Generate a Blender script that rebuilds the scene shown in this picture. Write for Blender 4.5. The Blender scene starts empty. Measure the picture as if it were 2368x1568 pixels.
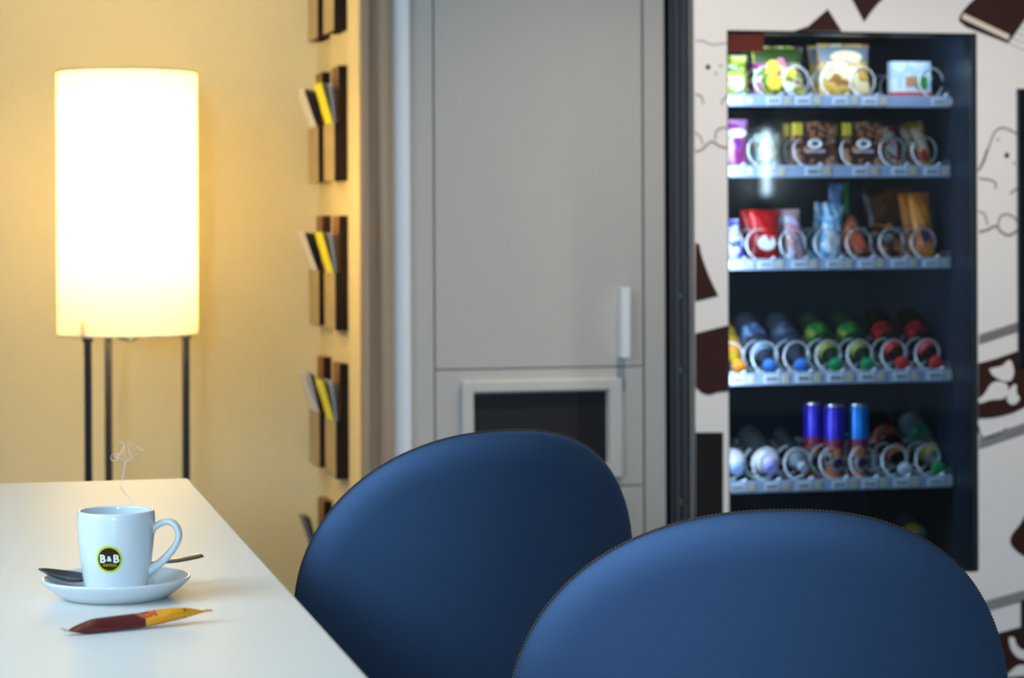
import bpy, bmesh, math, random
from mathutils import Vector, Matrix
random.seed(7)
sc = bpy.context.scene
COL = sc.collection
PI = math.pi
F = 5591.0            # focal length in pixels of the 2368 px wide frame (85 mm)
YAW = math.radians(13.0)
ROLL = 0.0045
EYE = 1.09
CY, SY = math.cos(YAW), math.sin(YAW)

# ------------------------------------------------------------------ camera
cam = bpy.data.cameras.new('camera')
cam.sensor_width = 36.0
cam.lens = F / 2368.0 * 36.0
cam.shift_y = -284.0 / 2368.0
cam.clip_start = 0.05
cam.dof.use_dof = True
cam.dof.focus_distance = 2.55
cam.dof.aperture_fstop = 9.0
camo = bpy.data.objects.new('camera', cam)
COL.objects.link(camo)
camo.matrix_world = (Matrix.Translation((0, 0, EYE)) @ Matrix.Rotation(-YAW, 4, 'Z')
                     @ Matrix.Rotation(PI / 2, 4, 'X') @ Matrix.Rotation(-ROLL, 4, 'Z'))
sc.camera = camo

# ------------------------------------------------------------------ view and world
sc.view_settings.view_transform = 'Standard'
sc.view_settings.look = 'None'
sc.view_settings.gamma = 1.0
sc.view_settings.use_curve_mapping = False
sc.view_settings.exposure = 0.0
world = bpy.data.worlds.new('world'); sc.world = world
world.use_nodes = True
world.node_tree.nodes['Background'].inputs[0].default_value = (0.55, 0.75, 1.0, 1)
world.node_tree.nodes['Background'].inputs[1].default_value = 0.35

def area(name, loc, rot, sx, sy, power, color, spread=PI):
    l = bpy.data.lights.new(name, 'AREA'); l.shape = 'RECTANGLE'
    l.size = sx; l.size_y = sy; l.energy = power; l.color = color; l.spread = spread
    o = bpy.data.objects.new(name, l); o.location = loc; o.rotation_euler = rot
    COL.objects.link(o); return o
DAY = (0.52, 0.77, 1.0)
WARM = (1.0, 0.83, 0.46)
WARM2 = (1.0, 0.83, 0.66)
# daylight coming in through the window openings (left wall, rear wall)
area('daylight_left_window', (-1.38, 1.85, 1.75), (0, -math.radians(72), math.radians(8)), 1.2, 1.5, 48, DAY)
area('daylight_rear_window', (-0.72, -2.15, 1.48), (math.radians(88), 0, -math.radians(16)), 0.36, 0.36, 88, (0.46, 0.72, 1.0))
def spot(loc, power, color=WARM2, ang=110, r=0.05):
    l = bpy.data.lights.new('ceiling_spot', 'SPOT'); l.energy = power; l.color = color
    l.spot_size = math.radians(ang); l.spot_blend = 0.8; l.shadow_soft_size = r
    o = bpy.data.objects.new('ceiling_spot', l); o.location = loc; COL.objects.link(o)
spot((1.55, 4.5, 2.48), 78)
spot((2.45, 4.4, 2.48), 66)
spot((-0.3, 2.9, 2.48), 11, (1.0, 0.74, 0.42))
spot((0.2, 1.0, 2.48), 10)

# ------------------------------------------------------------------ helpers
def ray(px, py):
    u, v = px - 1184.0, py - 500.0
    u, v = u - ROLL * v, v + ROLL * u
    x, z, y = u / F, 1.0, -v / F
    return Vector((x * CY + z * SY, -x * SY + z * CY, y))
def at(px, py, Y=None, X=None, Z=None):
    d = ray(px, py); o = Vector((0, 0, EYE))
    if Y is not None: t = Y / d.y
    elif X is not None: t = X / d.x
    else: t = (Z - EYE) / d.z
    return o + d * t
def at_depth(px, py, depth):
    return Vector((0, 0, EYE)) + ray(px, py) * depth

def lin(c):
    return tuple(((v / 255.0) / 12.92 if v / 255.0 <= 0.04045 else ((v / 255.0 + 0.055) / 1.055) ** 2.4) for v in c)

MATS = {}
def mat(name, color, rough=0.5, metal=0.0, spec=0.5, bump=0.0, bscale=200.0, trans=0.0, sheen=0.0, emit=None, estr=0.0, coat=0.0, var=0.0, vscale=8.0, ior=1.45):
    if name in MATS: return MATS[name]
    m = bpy.data.materials.new(name); m.use_nodes = True
    nt = m.node_tree; b = nt.nodes['Principled BSDF']
    b.inputs['Base Color'].default_value = (*color, 1)
    b.inputs['Roughness'].default_value = rough
    b.inputs['Metallic'].default_value = metal
    b.inputs['Specular IOR Level'].default_value = spec
    b.inputs['Transmission Weight'].default_value = trans
    b.inputs['Sheen Weight'].default_value = sheen
    b.inputs['Coat Weight'].default_value = coat
    b.inputs['IOR'].default_value = ior
    if emit:
        b.inputs['Emission Color'].default_value = (*emit, 1); b.inputs['Emission Strength'].default_value = estr
    tc = nt.nodes.new('ShaderNodeTexCoord')
    if bump:
        n = nt.nodes.new('ShaderNodeTexNoise'); n.inputs['Scale'].default_value = bscale
        n.inputs['Detail'].default_value = 3
        bp = nt.nodes.new('ShaderNodeBump'); bp.inputs['Strength'].default_value = bump; bp.inputs['Distance'].default_value = 0.001
        nt.links.new(tc.outputs['Object'], n.inputs['Vector'])
        nt.links.new(n.outputs['Fac'], bp.inputs['Height']); nt.links.new(bp.outputs['Normal'], b.inputs['Normal'])
    if var:
        n = nt.nodes.new('ShaderNodeTexNoise'); n.inputs['Scale'].default_value = vscale
        mx = nt.nodes.new('ShaderNodeMix'); mx.data_type = 'RGBA'
        mx.inputs['A'].default_value = (*[c * (1 - var) for c in color], 1)
        mx.inputs['B'].default_value = (*[min(1, c * (1 + var)) for c in color], 1)
        nt.links.new(tc.outputs['Object'], n.inputs['Vector'])
        nt.links.new(n.outputs['Fac'], mx.inputs['Factor']); nt.links.new(mx.outputs['Result'], b.inputs['Base Color'])
    MATS[name] = m
    return m

def print_mat(name, cols, scale=30.0, rough=0.35, seed=0.0, stretch=(1, 1, 1)):
    """packaging print: blotches of several inks"""
    if name in MATS: return MATS[name]
    m = bpy.data.materials.new(name); m.use_nodes = True
    nt = m.node_tree; b = nt.nodes['Principled BSDF']; b.inputs['Roughness'].default_value = rough
    tc = nt.nodes.new('ShaderNodeTexCoord'); mp = nt.nodes.new('ShaderNodeMapping')
    mp.inputs['Location'].default_value = (seed, seed * 1.7, seed * 0.6); mp.inputs['Scale'].default_value = stretch
    n = nt.nodes.new('ShaderNodeTexNoise'); n.inputs['Scale'].default_value = scale; n.inputs['Detail'].default_value = 1.5
    r = nt.nodes.new('ShaderNodeValToRGB'); r.color_ramp.interpolation = 'CONSTANT'
    k = len(cols)
    lo, hi = 0.36, 0.62
    e = r.color_ramp.elements
    e[0].position = 0; e[0].color = (*lin(cols[0]), 1)
    e[1].position = lo + (hi - lo) * 1 / k; e[1].color = (*lin(cols[1 % k]), 1)
    for i in range(2, k):
        q = e.new(lo + (hi - lo) * i / k); q.color = (*lin(cols[i]), 1)
    nt.links.new(tc.outputs['Object'], mp.inputs['Vector']); nt.links.new(mp.outputs['Vector'], n.inputs['Vector'])
    nt.links.new(n.outputs['Fac'], r.inputs['Fac']); nt.links.new(r.outputs['Color'], b.inputs['Base Color'])
    MATS[name] = m
    return m

def wood_mat(name, c1, c2, rough=0.45, axis=2):
    m = bpy.data.materials.new(name); m.use_nodes = True
    nt = m.node_tree; b = nt.nodes['Principled BSDF']; b.inputs['Roughness'].default_value = rough
    tc = nt.nodes.new('ShaderNodeTexCoord'); mp = nt.nodes.new('ShaderNodeMapping')
    s = [60, 60, 60]; s[axis] = 1.2; mp.inputs['Scale'].default_value = s
    n = nt.nodes.new('ShaderNodeTexNoise'); n.inputs['Scale'].default_value = 1.0; n.inputs['Detail'].default_value = 4
    r = nt.nodes.new('ShaderNodeValToRGB')
    r.color_ramp.elements[0].position = .35; r.color_ramp.elements[0].color = (*c1, 1)
    r.color_ramp.elements[1].position = .65; r.color_ramp.elements[1].color = (*c2, 1)
    nt.links.new(tc.outputs['Object'], mp.inputs['Vector']); nt.links.new(mp.outputs['Vector'], n.inputs['Vector'])
    nt.links.new(n.outputs['Fac'], r.inputs['Fac']); nt.links.new(r.outputs['Color'], b.inputs['Base Color'])
    return m

class MB:
    def __init__(s): s.v = []; s.f = []
    def add(s, vs, fs):
        k = len(s.v); s.v += [tuple(v) for v in vs]; s.f += [tuple(i + k for i in f) for f in fs]; return s
    def box(s, x0, x1, y0, y1, z0, z1, bev=0.0, seg=2, M=None):
        bm = bmesh.new(); bmesh.ops.create_cube(bm, size=1)
        for v in bm.verts:
            v.co = Vector(((x0 + x1) / 2 + v.co.x * (x1 - x0), (y0 + y1) / 2 + v.co.y * (y1 - y0), (z0 + z1) / 2 + v.co.z * (z1 - z0)))
        if bev: bmesh.ops.bevel(bm, geom=bm.edges[:], offset=bev, segments=seg, affect='EDGES', profile=0.5)
        if M: bm.transform(M)
        bm.verts.index_update()
        s.add([v.co for v in bm.verts], [[v.index for v in f.verts] for f in bm.faces]); bm.free(); return s
    def tube(s, pts, r, n=8, cap=True, closed=False, r2=None, up=None):
        pts = [Vector(p) for p in pts]; m = len(pts)
        rr = r if isinstance(r, (list, tuple)) else [r] * m
        vs = []; prev = None
        for i, p in enumerate(pts):
            if closed: t = pts[(i + 1) % m] - pts[i - 1]
            else: t = pts[min(i + 1, m - 1)] - pts[max(i - 1, 0)]
            t.normalize()
            if up is not None: a = Vector(up); a = (a - t * a.dot(t)).normalized()
            else:
                if prev is None: a = t.orthogonal().normalized()
                else: a = (prev - t * prev.dot(t)).normalized()
                prev = a
            b = t.cross(a)
            k = (r2[i] if isinstance(r2, (list, tuple)) else r2) if r2 is not None else rr[i]
            for j in range(n):
                q = 2 * PI * j / n
                vs.append(p + a * math.cos(q) * k + b * math.sin(q) * rr[i])
        fs = []
        for i in range(m if closed else m - 1):
            for j in range(n):
                a0, a1 = i * n + j, i * n + (j + 1) % n
                b0, b1 = ((i + 1) % m) * n + j, ((i + 1) % m) * n + (j + 1) % n
                fs.append((a0, a1, b1, b0))
        if cap and not closed:
            fs.append(tuple(range(n))[::-1]); fs.append(tuple((m - 1) * n + j for j in range(n)))
        return s.add(vs, fs)
    def lathe(s, prof, n=48, M=None, capends=True):
        vs = []; fs = []
        for r, z in prof:
            for j in range(n):
                q = 2 * PI * j / n; p = Vector((r * math.cos(q), r * math.sin(q), z))
                vs.append(M @ p if M else p)
        for i in range(len(prof) - 1):
            for j in range(n):
                fs.append((i * n + j, i * n + (j + 1) % n, (i + 1) * n + (j + 1) % n, (i + 1) * n + j))
        if capends:
            if prof[0][0] > 1e-6: fs.append(tuple(range(n))[::-1])
            if prof[-1][0] > 1e-6: fs.append(tuple((len(prof) - 1) * n + j for j in range(n)))
        return s.add(vs, fs)
    def prism(s, poly, d):
        """poly: list of 3D points in a plane, d: extrusion vector"""
        k = len(poly); d = Vector(d)
        vs = [Vector(p) for p in poly] + [Vector(p) + d for p in poly]
        fs = [tuple(range(k))[::-1], tuple(range(k, 2 * k))] + [(i, (i + 1) % k, k + (i + 1) % k, k + i) for i in range(k)]
        return s.add(vs, fs)
    def build(s, name, m, parent=None, smooth=None, origin=None, local=True):
        me = bpy.data.meshes.new(name)
        org = Vector(origin) if origin is not None else None
        vs = s.v
        if parent is not None and not local: vs = [Vector(v) - parent.location for v in vs]
        if org is not None: vs = [Vector(v) - org for v in vs]
        me.from_pydata([tuple(v) for v in vs], [], s.f); me.update()
        bm = bmesh.new(); bm.from_mesh(me)
        bmesh.ops.remove_doubles(bm, verts=bm.verts, dist=1e-6)
        bmesh.ops.recalc_face_normals(bm, faces=bm.faces); bm.to_mesh(me); bm.free()
        o = bpy.data.objects.new(name, me); COL.objects.link(o)
        if m: me.materials.append(m)
        if smooth is not None:
            for p in me.polygons: p.use_smooth = True
            try: me.set_sharp_from_angle(angle=math.radians(smooth))
            except Exception: pass
        if parent is not None: o.parent = parent
        if org is not None: o.location = org
        return o

def tag(o, label, cat, group=None, kind=None):
    o['label'] = label; o['category'] = cat
    if group: o['group'] = group
    if kind: o['kind'] = kind
    return o
def thing(name, label, cat, loc=(0, 0, 0), rz=0.0, group=None):
    o = bpy.data.objects.new(name, None); COL.objects.link(o); o.empty_display_size = 0.05
    o.location = loc; o.rotation_euler = (0, 0, rz)
    return tag(o, label, cat, group)
def struct(o, label=None, cat=None):
    o['kind'] = 'structure'
    if label: o['label'] = label
    if cat: o['category'] = cat
    return o
def copy_tree(o, parent=None):
    c = o.copy(); COL.objects.link(c)
    if parent is not None: c.parent = parent
    for ch in [x for x in list(COL.objects) if x.parent == o]: copy_tree(ch, c)
    return c
def catmull(pts, k=6):
    pts = [Vector(p) for p in pts]; out = []
    for i in range(len(pts) - 1):
        p0, p1, p2, p3 = pts[max(i - 1, 0)], pts[i], pts[i + 1], pts[min(i + 2, len(pts) - 1)]
        for j in range(k):
            t = j / k
            out.append(0.5 * ((2 * p1) + (p2 - p0) * t + (2 * p0 - 5 * p1 + 4 * p2 - p3) * t * t + (3 * p1 - p0 - 3 * p2 + p3) * t ** 3))
    out.append(pts[-1]); return out

# ------------------------------------------------------------------ materials of the shell
m_wall = mat('cream_wall_paint', (0.77, 0.66, 0.43), 0.85, bump=0.15, bscale=300)
m_white_wall = mat('white_wall_paint', (0.78, 0.75, 0.70), 0.85)
m_ceil = mat('ceiling_paint', (0.8, 0.79, 0.76), 0.9)
m_floor = mat('floor_vinyl', (0.09, 0.07, 0.06), 0.5, var=0.2, vscale=3)
m_greige = mat('greige_lacquer', lin((192, 188, 182)), 0.55, bump=0.1, bscale=500)
m_gap = mat('dark_gap', (0.03, 0.03, 0.03), 0.8)
m_black = mat('black_metal', (0.012, 0.012, 0.014), 0.4)

# ------------------------------------------------------------------ the room
ZC = 2.55
XW = 0.895            # leaflet wall face
YB = 6.05             # back wall
struct(MB().box(-1.5, 6.0, -2.3, YB + .1, -0.06, 0.0).build('floor', m_floor))
struct(MB().box(-1.5, 6.0, -2.3, YB + .1, ZC, ZC + 0.06).build('ceiling', m_ceil))
struct(MB().box(-1.5, 6.0, YB, YB + 0.1, 0, ZC).build('wall_back', m_wall))
struct(MB().box(XW, 0.962, 5.40, YB, 0, ZC).build('wall_leaflets', m_wall))
struct(MB().box(6.0, 6.1, -2.3, YB + .1, 0, ZC).build('wall_right', m_white_wall))
def wall_open(name, horizontal, pos, a0, a1, o0, o1, z0, z1):
    m = MB()
    def bx(p0, p1, q0, q1):
        if horizontal: m.box(p0, p1, pos, pos + 0.1, q0, q1)
        else: m.box(pos, pos + 0.1, p0, p1, q0, q1)
    bx(a0, o0, 0, ZC); bx(o1, a1, 0, ZC); bx(o0, o1, 0, z0); bx(o0, o1, z1, ZC)
    return struct(m.build(name, m_white_wall))
wall_open('wall_left', False, -1.5, -2.3, YB, 1.0, 2.7, 1.1, 2.4)
wall_open('wall_rear', True, -2.3, -1.5, 6.0, -0.98, -0.46, 1.22, 1.74)
m_frame = mat('window_frame_white', (0.8, 0.8, 0.8), 0.4)
w = MB()
for z in (1.1, 2.36): w.box(-1.48, -1.42, 1.0, 2.7, z, z + .04)
for y in (1.0, 1.83, 2.66): w.box(-1.48, -1.42, y, y + .04, 1.1, 2.4)
struct(w.build('window_1', m_frame))
w = MB()
for z in (1.22, 1.71): w.box(-.98, -.46, -2.28, -2.22, z, z + .03)
for x in (-.98, -.735, -.49): w.box(x, x + .03, -2.28, -2.22, 1.22, 1.74)
struct(w.build('window_2', m_frame))

# end board of the leaflet wall and the white corner post
m_board = wood_mat('pale_brown_board', lin((160, 134, 106)), lin((182, 160, 134)), 0.5)
m_board2 = wood_mat('brown_board', lin((122, 98, 76)), lin((150, 128, 105)), 0.5)
b = MB().box(0.892, 0.962, 5.378, 5.40, 0, ZC, 0.003)
struct(b.build('trim_1', m_board))
b = MB().box(0.912, 0.935, 5.374, 5.378, 0, ZC)
struct(b.build('trim_2', m_board2))
m_post = mat('white_post_paint', (0.86, 0.87, 0.88), 0.5)
prof = [(0.967, 5.46), (0.967, 5.425), (0.973, 5.408), (0.985, 5.396), (1.000, 5.390), (1.008, 5.392), (1.008, 5.46)]
b = MB().prism([(x, y, 0) for x, y in prof], (0, 0, ZC))
struct(b.build('trim_3', m_post, smooth=40))

# ------------------------------------------------------------------ cabinet
def panel(mb, x0, x1, z0, z1, y, t=0.018, bev=0.002): return mb.box(x0, x1, y, y + t, z0, z1, bev)
YCAB = 5.42
zt = lambda y, x=1250, Y=YCAB: at(x, y, Y=Y).z
cab = thing('built_in_cabinet', 'tall greige built-in cabinet between leaflet wall and vending machine', 'cabinet', (1.31, YCAB, 0))
def L(mb): mb.v = [(v[0] - cab.location.x, v[1] - cab.location.y, v[2]) for v in mb.v]; return mb
XD0, XD1 = at(1006, 500, Y=YCAB).x, at(1486, 500, Y=YCAB).x
zg1, zg2 = zt(852), zt(1130)
m = MB().box(1.010, 1.616, YCAB + .02, 6.0, 0.0, ZC)
L(m).build('carcass', m_greige, cab)
g = 0.0035
m = MB(); panel(m, 1.010, XD0 - g, 0, ZC, YCAB, .03); L(m).build('stile', m_greige, cab)
m = MB(); panel(m, XD1 + g, 1.616, 0, ZC, YCAB - .006, .036); L(m).build('stile', m_greige, cab)
m = MB(); panel(m, XD0, XD1, zg1 + g / 2, ZC - .02, YCAB + .002); dr = L(m).build('door', m_greige, cab)
hx0, hx1 = at(1428, 740, Y=YCAB).x, at(1447, 740, Y=YCAB).x
hz0, hz1 = zt(826, 1437), zt(664, 1437)
m_hand = mat('satin_handle', (0.84, 0.88, 0.92), 0.3)
m = MB().box(hx0, hx0 + .006, YCAB - .036, YCAB + .002, hz0, hz1, .001)
m.box(hx0, hx1, YCAB - .040, YCAB - .034, hz0, hz1, .0015)
h = L(m).build('handle', m_hand, dr)
h['label'] = 'pale metal grip'
def flap(z0, z1, nm, dark=True):
    m = MB(); fx0, fx1 = at(1066, 950, Y=YCAB).x, at(1436, 950, Y=YCAB).x
    ox0, ox1 = at(1093, 950, Y=YCAB).x, at(1406, 950, Y=YCAB).x
    wb = 0.030
    fz1 = z1 - .024; fz0 = z0 + .02; oz1 = fz1 - .026; oz0 = fz0 + .03
    # front board with an opening
    y = YCAB + .002; t = .018
    m.box(XD0, ox0 + .004, y, y + t, z0, z1, .002); m.box(ox1 - .004, XD1, y, y + t, z0, z1, .002)
    m.box(ox0, ox1, y, y + t, oz1 - .004, z1, .002); m.box(ox0, ox1, y, y + t, z0, oz0 + .004, .002)
    fr = L(m).build(nm, m_greige, cab)
    m = MB(); yb = YCAB - .016
    m.box(fx0, ox0, yb, y + .01, fz0, fz1, .003); m.box(ox1, fx1, yb, y + .01, fz0, fz1, .003)
    m.box(ox0 - .001, ox1 + .001, yb, y + .01, oz1, fz1, .003); m.box(ox0 - .001, ox1 + .001, yb, y + .01, fz0, oz0, .003)
    bz = L(m).build('bezel', mat('bezel_white', lin((205, 202, 196)), 0.4), fr)
    m = MB().box(ox0 - .002, ox1 + .002, y + .004, y + .012, oz0 - .002, oz1 + .002)
    L(m).build('dark_flap', mat('dark_flap', (0.022, 0.019, 0.020), 0.35), fr)
    xm = at(1336, 950, Y=YCAB).x
    m = MB().box(xm, ox1, y + .0005, y + .0045, oz0, oz1, .001)
    L(m).build('flap_edge', mat('dark_flap_edge', (0.014, 0.013, 0.016), 0.3), fr)
flap(zg2 + g / 2, zg1 - g / 2, 'flap_panel')
flap(zg2 - (zg1 - zg2) + g, zg2 - g / 2, 'flap_panel')
m = MB(); panel(m, XD0, XD1, 0.08, zg2 - (zg1 - zg2), YCAB + .002); L(m).build('door', m_greige, cab)

# ------------------------------------------------------------------ floor lamp
LY = 5.45
pl, pr = at(126, 470, Y=LY), at(461, 470, Y=LY)
lr = (pr.x - pl.x) / 2 * CY * 1.0 - 0.001
lc = (pl + pr) / 2
lzt, lzb = at(292, 168, Y=LY).z, at(292, 772, Y=LY).z
lamp = thing('floor_lamp', 'lit floor lamp with tall cream cylinder shade on thin black legs', 'lamp', (lc.x, LY, 0))
m_shade = bpy.data.materials.new('shade_fabric'); m_shade.use_nodes = True
nt = m_shade.node_tree; nt.nodes.clear()
out = nt.nodes.new('ShaderNodeOutputMaterial'); d1 = nt.nodes.new('ShaderNodeBsdfDiffuse'); t1 = nt.nodes.new('ShaderNodeBsdfTranslucent'); mx = nt.nodes.new('ShaderNodeMixShader')
d1.inputs[0].default_value = (0.9, 0.85, 0.7, 1); t1.inputs[0].default_value = (0.94, 0.86, 0.66, 1); mx.inputs[0].default_value = 0.42
nt.links.new(d1.outputs[0], mx.inputs[1]); nt.links.new(t1.outputs[0], mx.inputs[2]); nt.links.new(mx.outputs[0], out.inputs[0])
th = 0.0015
m = MB().lathe([(lr, lzb), (lr, lzt), (lr - th, lzt), (lr - th, lzb), (lr, lzb)], 96, capends=False)
sh = m.build('lamp_shade', m_shade, lamp, smooth=40)
m_wire = mat('cream_rim_wire', (0.8, 0.75, 0.6), 0.5)
for z in (lzt, lzb):
    MB().tube([(math.cos(q / 48 * 2 * PI) * lr, math.sin(q / 48 * 2 * PI) * lr, z) for q in range(48)], 0.0024, 6, closed=True).build('shade_rim', m_wire, sh, smooth=60)
lx = [(at(203, 950, Y=LY).x - lc.x), (at(251, 950, Y=LY).x - lc.x), (at(430, 950, Y=LY).x - lc.x)]
legpos = []
for k, dx in enumerate(lx):
    rr_ = lr - 0.012
    legpos.append(dx)
ly = [-0.10, 0.10, -0.02]
for k in range(3):
    X_ = at((204, 251, 430)[k], 950, Y=LY + ly[k]).x - lc.x
    m = MB().tube([(X_, ly[k], lzb + .05), (X_, ly[k], lzb - .02), (X_, ly[k], 0.0)], 0.0085, 12)
    m.tube([(X_, ly[k], lzb + .004), (X_, ly[k], lzb - .012)], 0.012, 12)
    m.build('leg', m_black, lamp, smooth=40)
m = MB().tube([(at((204, 251, 430)[k], 950, Y=LY + ly[k]).x - lc.x, ly[k], 0.16) for k in range(3)], 0.005, 8, closed=True)
m.build('brace', m_black, lamp, smooth=40)
m = MB().tube([(at((204, 251, 430)[k], 950, Y=LY + ly[k]).x - lc.x, ly[k], lzb + .03) for k in range(3)], 0.004, 8, closed=True)
m.build('brace', m_black, lamp, smooth=40)
m = MB().tube([(-0.03, -.10, lzb - .003), (0.0, -.10, lzb - .008), (0.02, -.09, lzb - .002)], 0.004, 6)
m.build('switch', m_black, lamp)
zbulb = (lzt * .53 + lzb * .47)
m = MB().tube([(0, 0, lzb + .03), (0, 0, zbulb - .05)], 0.011, 10)
m.tube([(0, 0, zbulb - .05), (0, 0, zbulb - .03)], 0.018, 12)
m.build('bulb_holder', mat('bulb_holder', (.7, .68, .6), .5), lamp)
bl = bpy.data.lights.new('lamp_bulb', 'POINT'); bl.energy = 70; bl.color = WARM; bl.shadow_soft_size = 0.045
bo = bpy.data.objects.new('lamp_bulb', bl); bo.location = (lc.x, LY, zbulb + .02); COL.objects.link(bo)

# ------------------------------------------------------------------ leaflet holders on the wall
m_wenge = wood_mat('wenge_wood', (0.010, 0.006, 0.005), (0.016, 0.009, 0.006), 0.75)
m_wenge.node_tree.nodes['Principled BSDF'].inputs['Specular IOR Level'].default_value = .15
m_wenge_lit = wood_mat('wenge_lamplit', (0.14, 0.050, 0.008), (0.24, 0.092, 0.014), 0.5)  # same holder wood, with the lamplight on its front put into the colour
m_pocket = mat('beige_pocket_front', lin((170, 152, 118)), 0.5)
YN, YF = 5.575, 5.835
def Zw(y, Y, x=790): return at(x, y, X=XW - .02).z if Y is None else EYE + (500 - y) / F * (Y * CY + XW * SY)
rows = [('top', 72 - 270), ('second', 150), ('third', 497), ('fourth', 840), ('lowest', 1187)]
yl = MATS
m_yellow = mat('yellow_cover', lin((232, 232, 20)), 0.45)
m_whitep = mat('white_paper', lin((236, 236, 246)), 0.6)
m_greyp = mat('grey_cover', lin((120, 128, 132)), 0.5)
m_darkp = mat('black_cover', lin((24, 22, 28)), 0.45)
m_bluep = mat('blue_cover', lin((66, 84, 140)), 0.45)
def holder(Y0, ztop, which, rname):
    h = 0.268; wdt = 0.105
    o = thing('leaflet_holder', f'{which} dark wood leaflet holder in the {rname} row on the narrow wall', 'leaflet holder', (XW, Y0, ztop - h), 0, 'leaflet holders on the wall')
    MB().box(-.0205, 0, .0015, wdt, 0, h - .0005, .0008).build('backboard', m_wenge_lit, o)
    MB().box(-.021, 0, 0, .0025, 0, h, .0006).build('edge_strip', m_wenge, o)  # dark strip paints the shade on the near side of the board
    zl = 0.135
    m = MB().box(-.031, -.021, 0.0, .007, 0, zl, .0008)
    m.box(-.031, -.021, .133, .14, 0, zl, .0008); m.box(-.031, -.0, .007, .133, 0, .006)
    m.box(-.021, 0, wdt, .14, 0, zl)
    m.build('pocket', m_wenge, o)
    MB().box(-.0335, -.0305, 0.0, .15, 0.0, zl, .0008).build('pocket_front', m_pocket, o)
    return o
def leaflets(Y0, ztop, cover, inner, desc, leans):
    zb = ztop - .268 + .133 - .035
    for i, ln in enumerate(leans):
        mt = cover if i == 0 else inner[(i - 1) % len(inner)]
        a = math.radians(ln)
        # leans out of the pocket: pivot at the pocket lip
        M = Matrix.Translation((XW - .0315 - .004 + i * .0032, Y0 + .008 + .002 * i, ztop - .268 + .135)) @ Matrix.Rotation(-a, 4, 'Y')
        m = MB().box(0, .0022, 0, .105, 0.0, .098 - .003 * i, .0003, 1, M=M)
        M2 = Matrix.Translation((XW - .0315 - .004 + i * .0032, Y0 + .008 + .002 * i, ztop - .268 + .135))
        o = m.build('leaflet', mt, origin=(XW - .03, Y0 + .05, ztop - .268 + .135))
        if i == 0: tag(o, f'{desc[0]}', 'leaflet', desc[2])
        else: tag(o, f'{desc[1]}', 'leaflet', desc[2] + ' behind the cover')
names = {0: 'top', 1: 'second', 2: 'third', 3: 'fourth', 4: 'lowest'}
for i, (rn, y0) in enumerate(rows):
    for which, Y0 in (('near', YN), ('far', YF)):
        yy = y0 if which == 'near' else y0 + 12 * (1 if y0 < 500 else -1) * abs(500 - y0) / 350
        zt_ = EYE + (500 - y0) / F * (YN * CY + XW * SY)
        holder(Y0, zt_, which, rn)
        if i in (1, 2, 3):
            if which == 'near':
                leaflets(Y0, zt_, m_yellow, [m_greyp, m_whitep, m_greyp], (f'yellow leaflet leaning out of the near pocket in the {rn} row', f'thin grey and white leaflets behind the yellow one in the {rn} row', f'leaflets in the near pocket, {rn} row'), (16, 11, 6.5, 2))
            else:
                leaflets(Y0, zt_, m_whitep, [m_darkp, m_darkp, m_darkp] if i < 3 else [m_whitep, m_darkp], (f'white leaflet leaning out of the far pocket in the {rn} row', f'leaflets behind the white one in the far pocket, {rn} row', f'leaflets in the far pocket, {rn} row'), (19, 14, 9, 4) if i < 3 else (19, 14, 9))
        if i == 4 and which == 'far':
            leaflets(Y0, zt_, m_bluep, [m_darkp], ('blue leaflet leaning out of the lowest far pocket beside the chair', 'black leaflet right behind the blue one', 'leaflets in the far pocket, lowest row'), (19, 14))

# ------------------------------------------------------------------ table
TZ = EYE - 0.348
m_lam = mat('white_laminate', lin((226, 222, 216)), 0.38, bump=0.12, bscale=1800, spec=0.5)
tab = thing('table', 'white laminate table with thin edge in the lower left corner', 'table', (-0.3, 2.3, 0))
TX1, TY1 = 0.303, 3.245
def T(mb): mb.v = [(v[0] + .3, v[1] - 2.3, v[2]) for v in mb.v]; return mb
T(MB().box(-.55, TX1, 1.05, TY1, TZ - .028, TZ, .002)).build('tabletop', m_lam, tab)
T(MB().box(-.553, TX1 + .0015, 1.047, TY1 + .0015, TZ - .0265, TZ - .0015, .0005)).build('edge_strip', mat('cream_edge_band', lin((214, 200, 160)), 0.5), tab)
for x, y in ((-.5, 1.1), (-.5, TY1 - .06), (TX1 - .10, 1.1), (TX1 - .10, TY1 - .10)):
    T(MB().box(x, x + .045, y, y + .045, 0, TZ - .0285, .003)).build('leg', mat('grey_table_metal', (.3, .3, .31), .4, metal=.8), tab)

# ------------------------------------------------------------------ chairs
SW, SP, SQ, SHh, SR, SLEAN, SH, SFL = 0.2429, 2.2456, 2.1007, 0.2003, 0.4623, 0.1667, 0.8157, -0.3019
def smap(u, z, off=0.0):
    k = 1 + SFL * (z - .8); a = u / SR
    p = Vector((SR * math.sin(a) * k, SR * (1 - math.cos(a)) * k - SLEAN * (z - .45), z))
    n = Vector((math.sin(a), -math.cos(a), -SLEAN)).normalized()
    return p + n * off
def outline(n=160):
    pts = []
    for i in range(n + 1):
        th_ = PI * i / n
        # arch sampled evenly by angle
        c, s_ = math.cos(th_), math.sin(th_)
        u = -SW * math.copysign(abs(c) ** (2 / SP), c)
        v = SH - SHh * (1 - (max(0, 1 - abs(u / SW) ** SP)) ** (1 / SQ))
        pts.append((u, v))
    # lower closed part
    zb, z1 = 0.43, SH - SHh
    low = []
    for i in range(1, 40):
        t = i / 40 * PI
        u = SW * math.copysign(abs(math.cos(t)) ** 0.55, math.cos(t)); v = z1 - (z1 - zb) * abs(math.sin(t)) ** 0.6
        low.append((u, v))
    return pts, pts + low
arch, full = outline()
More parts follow.
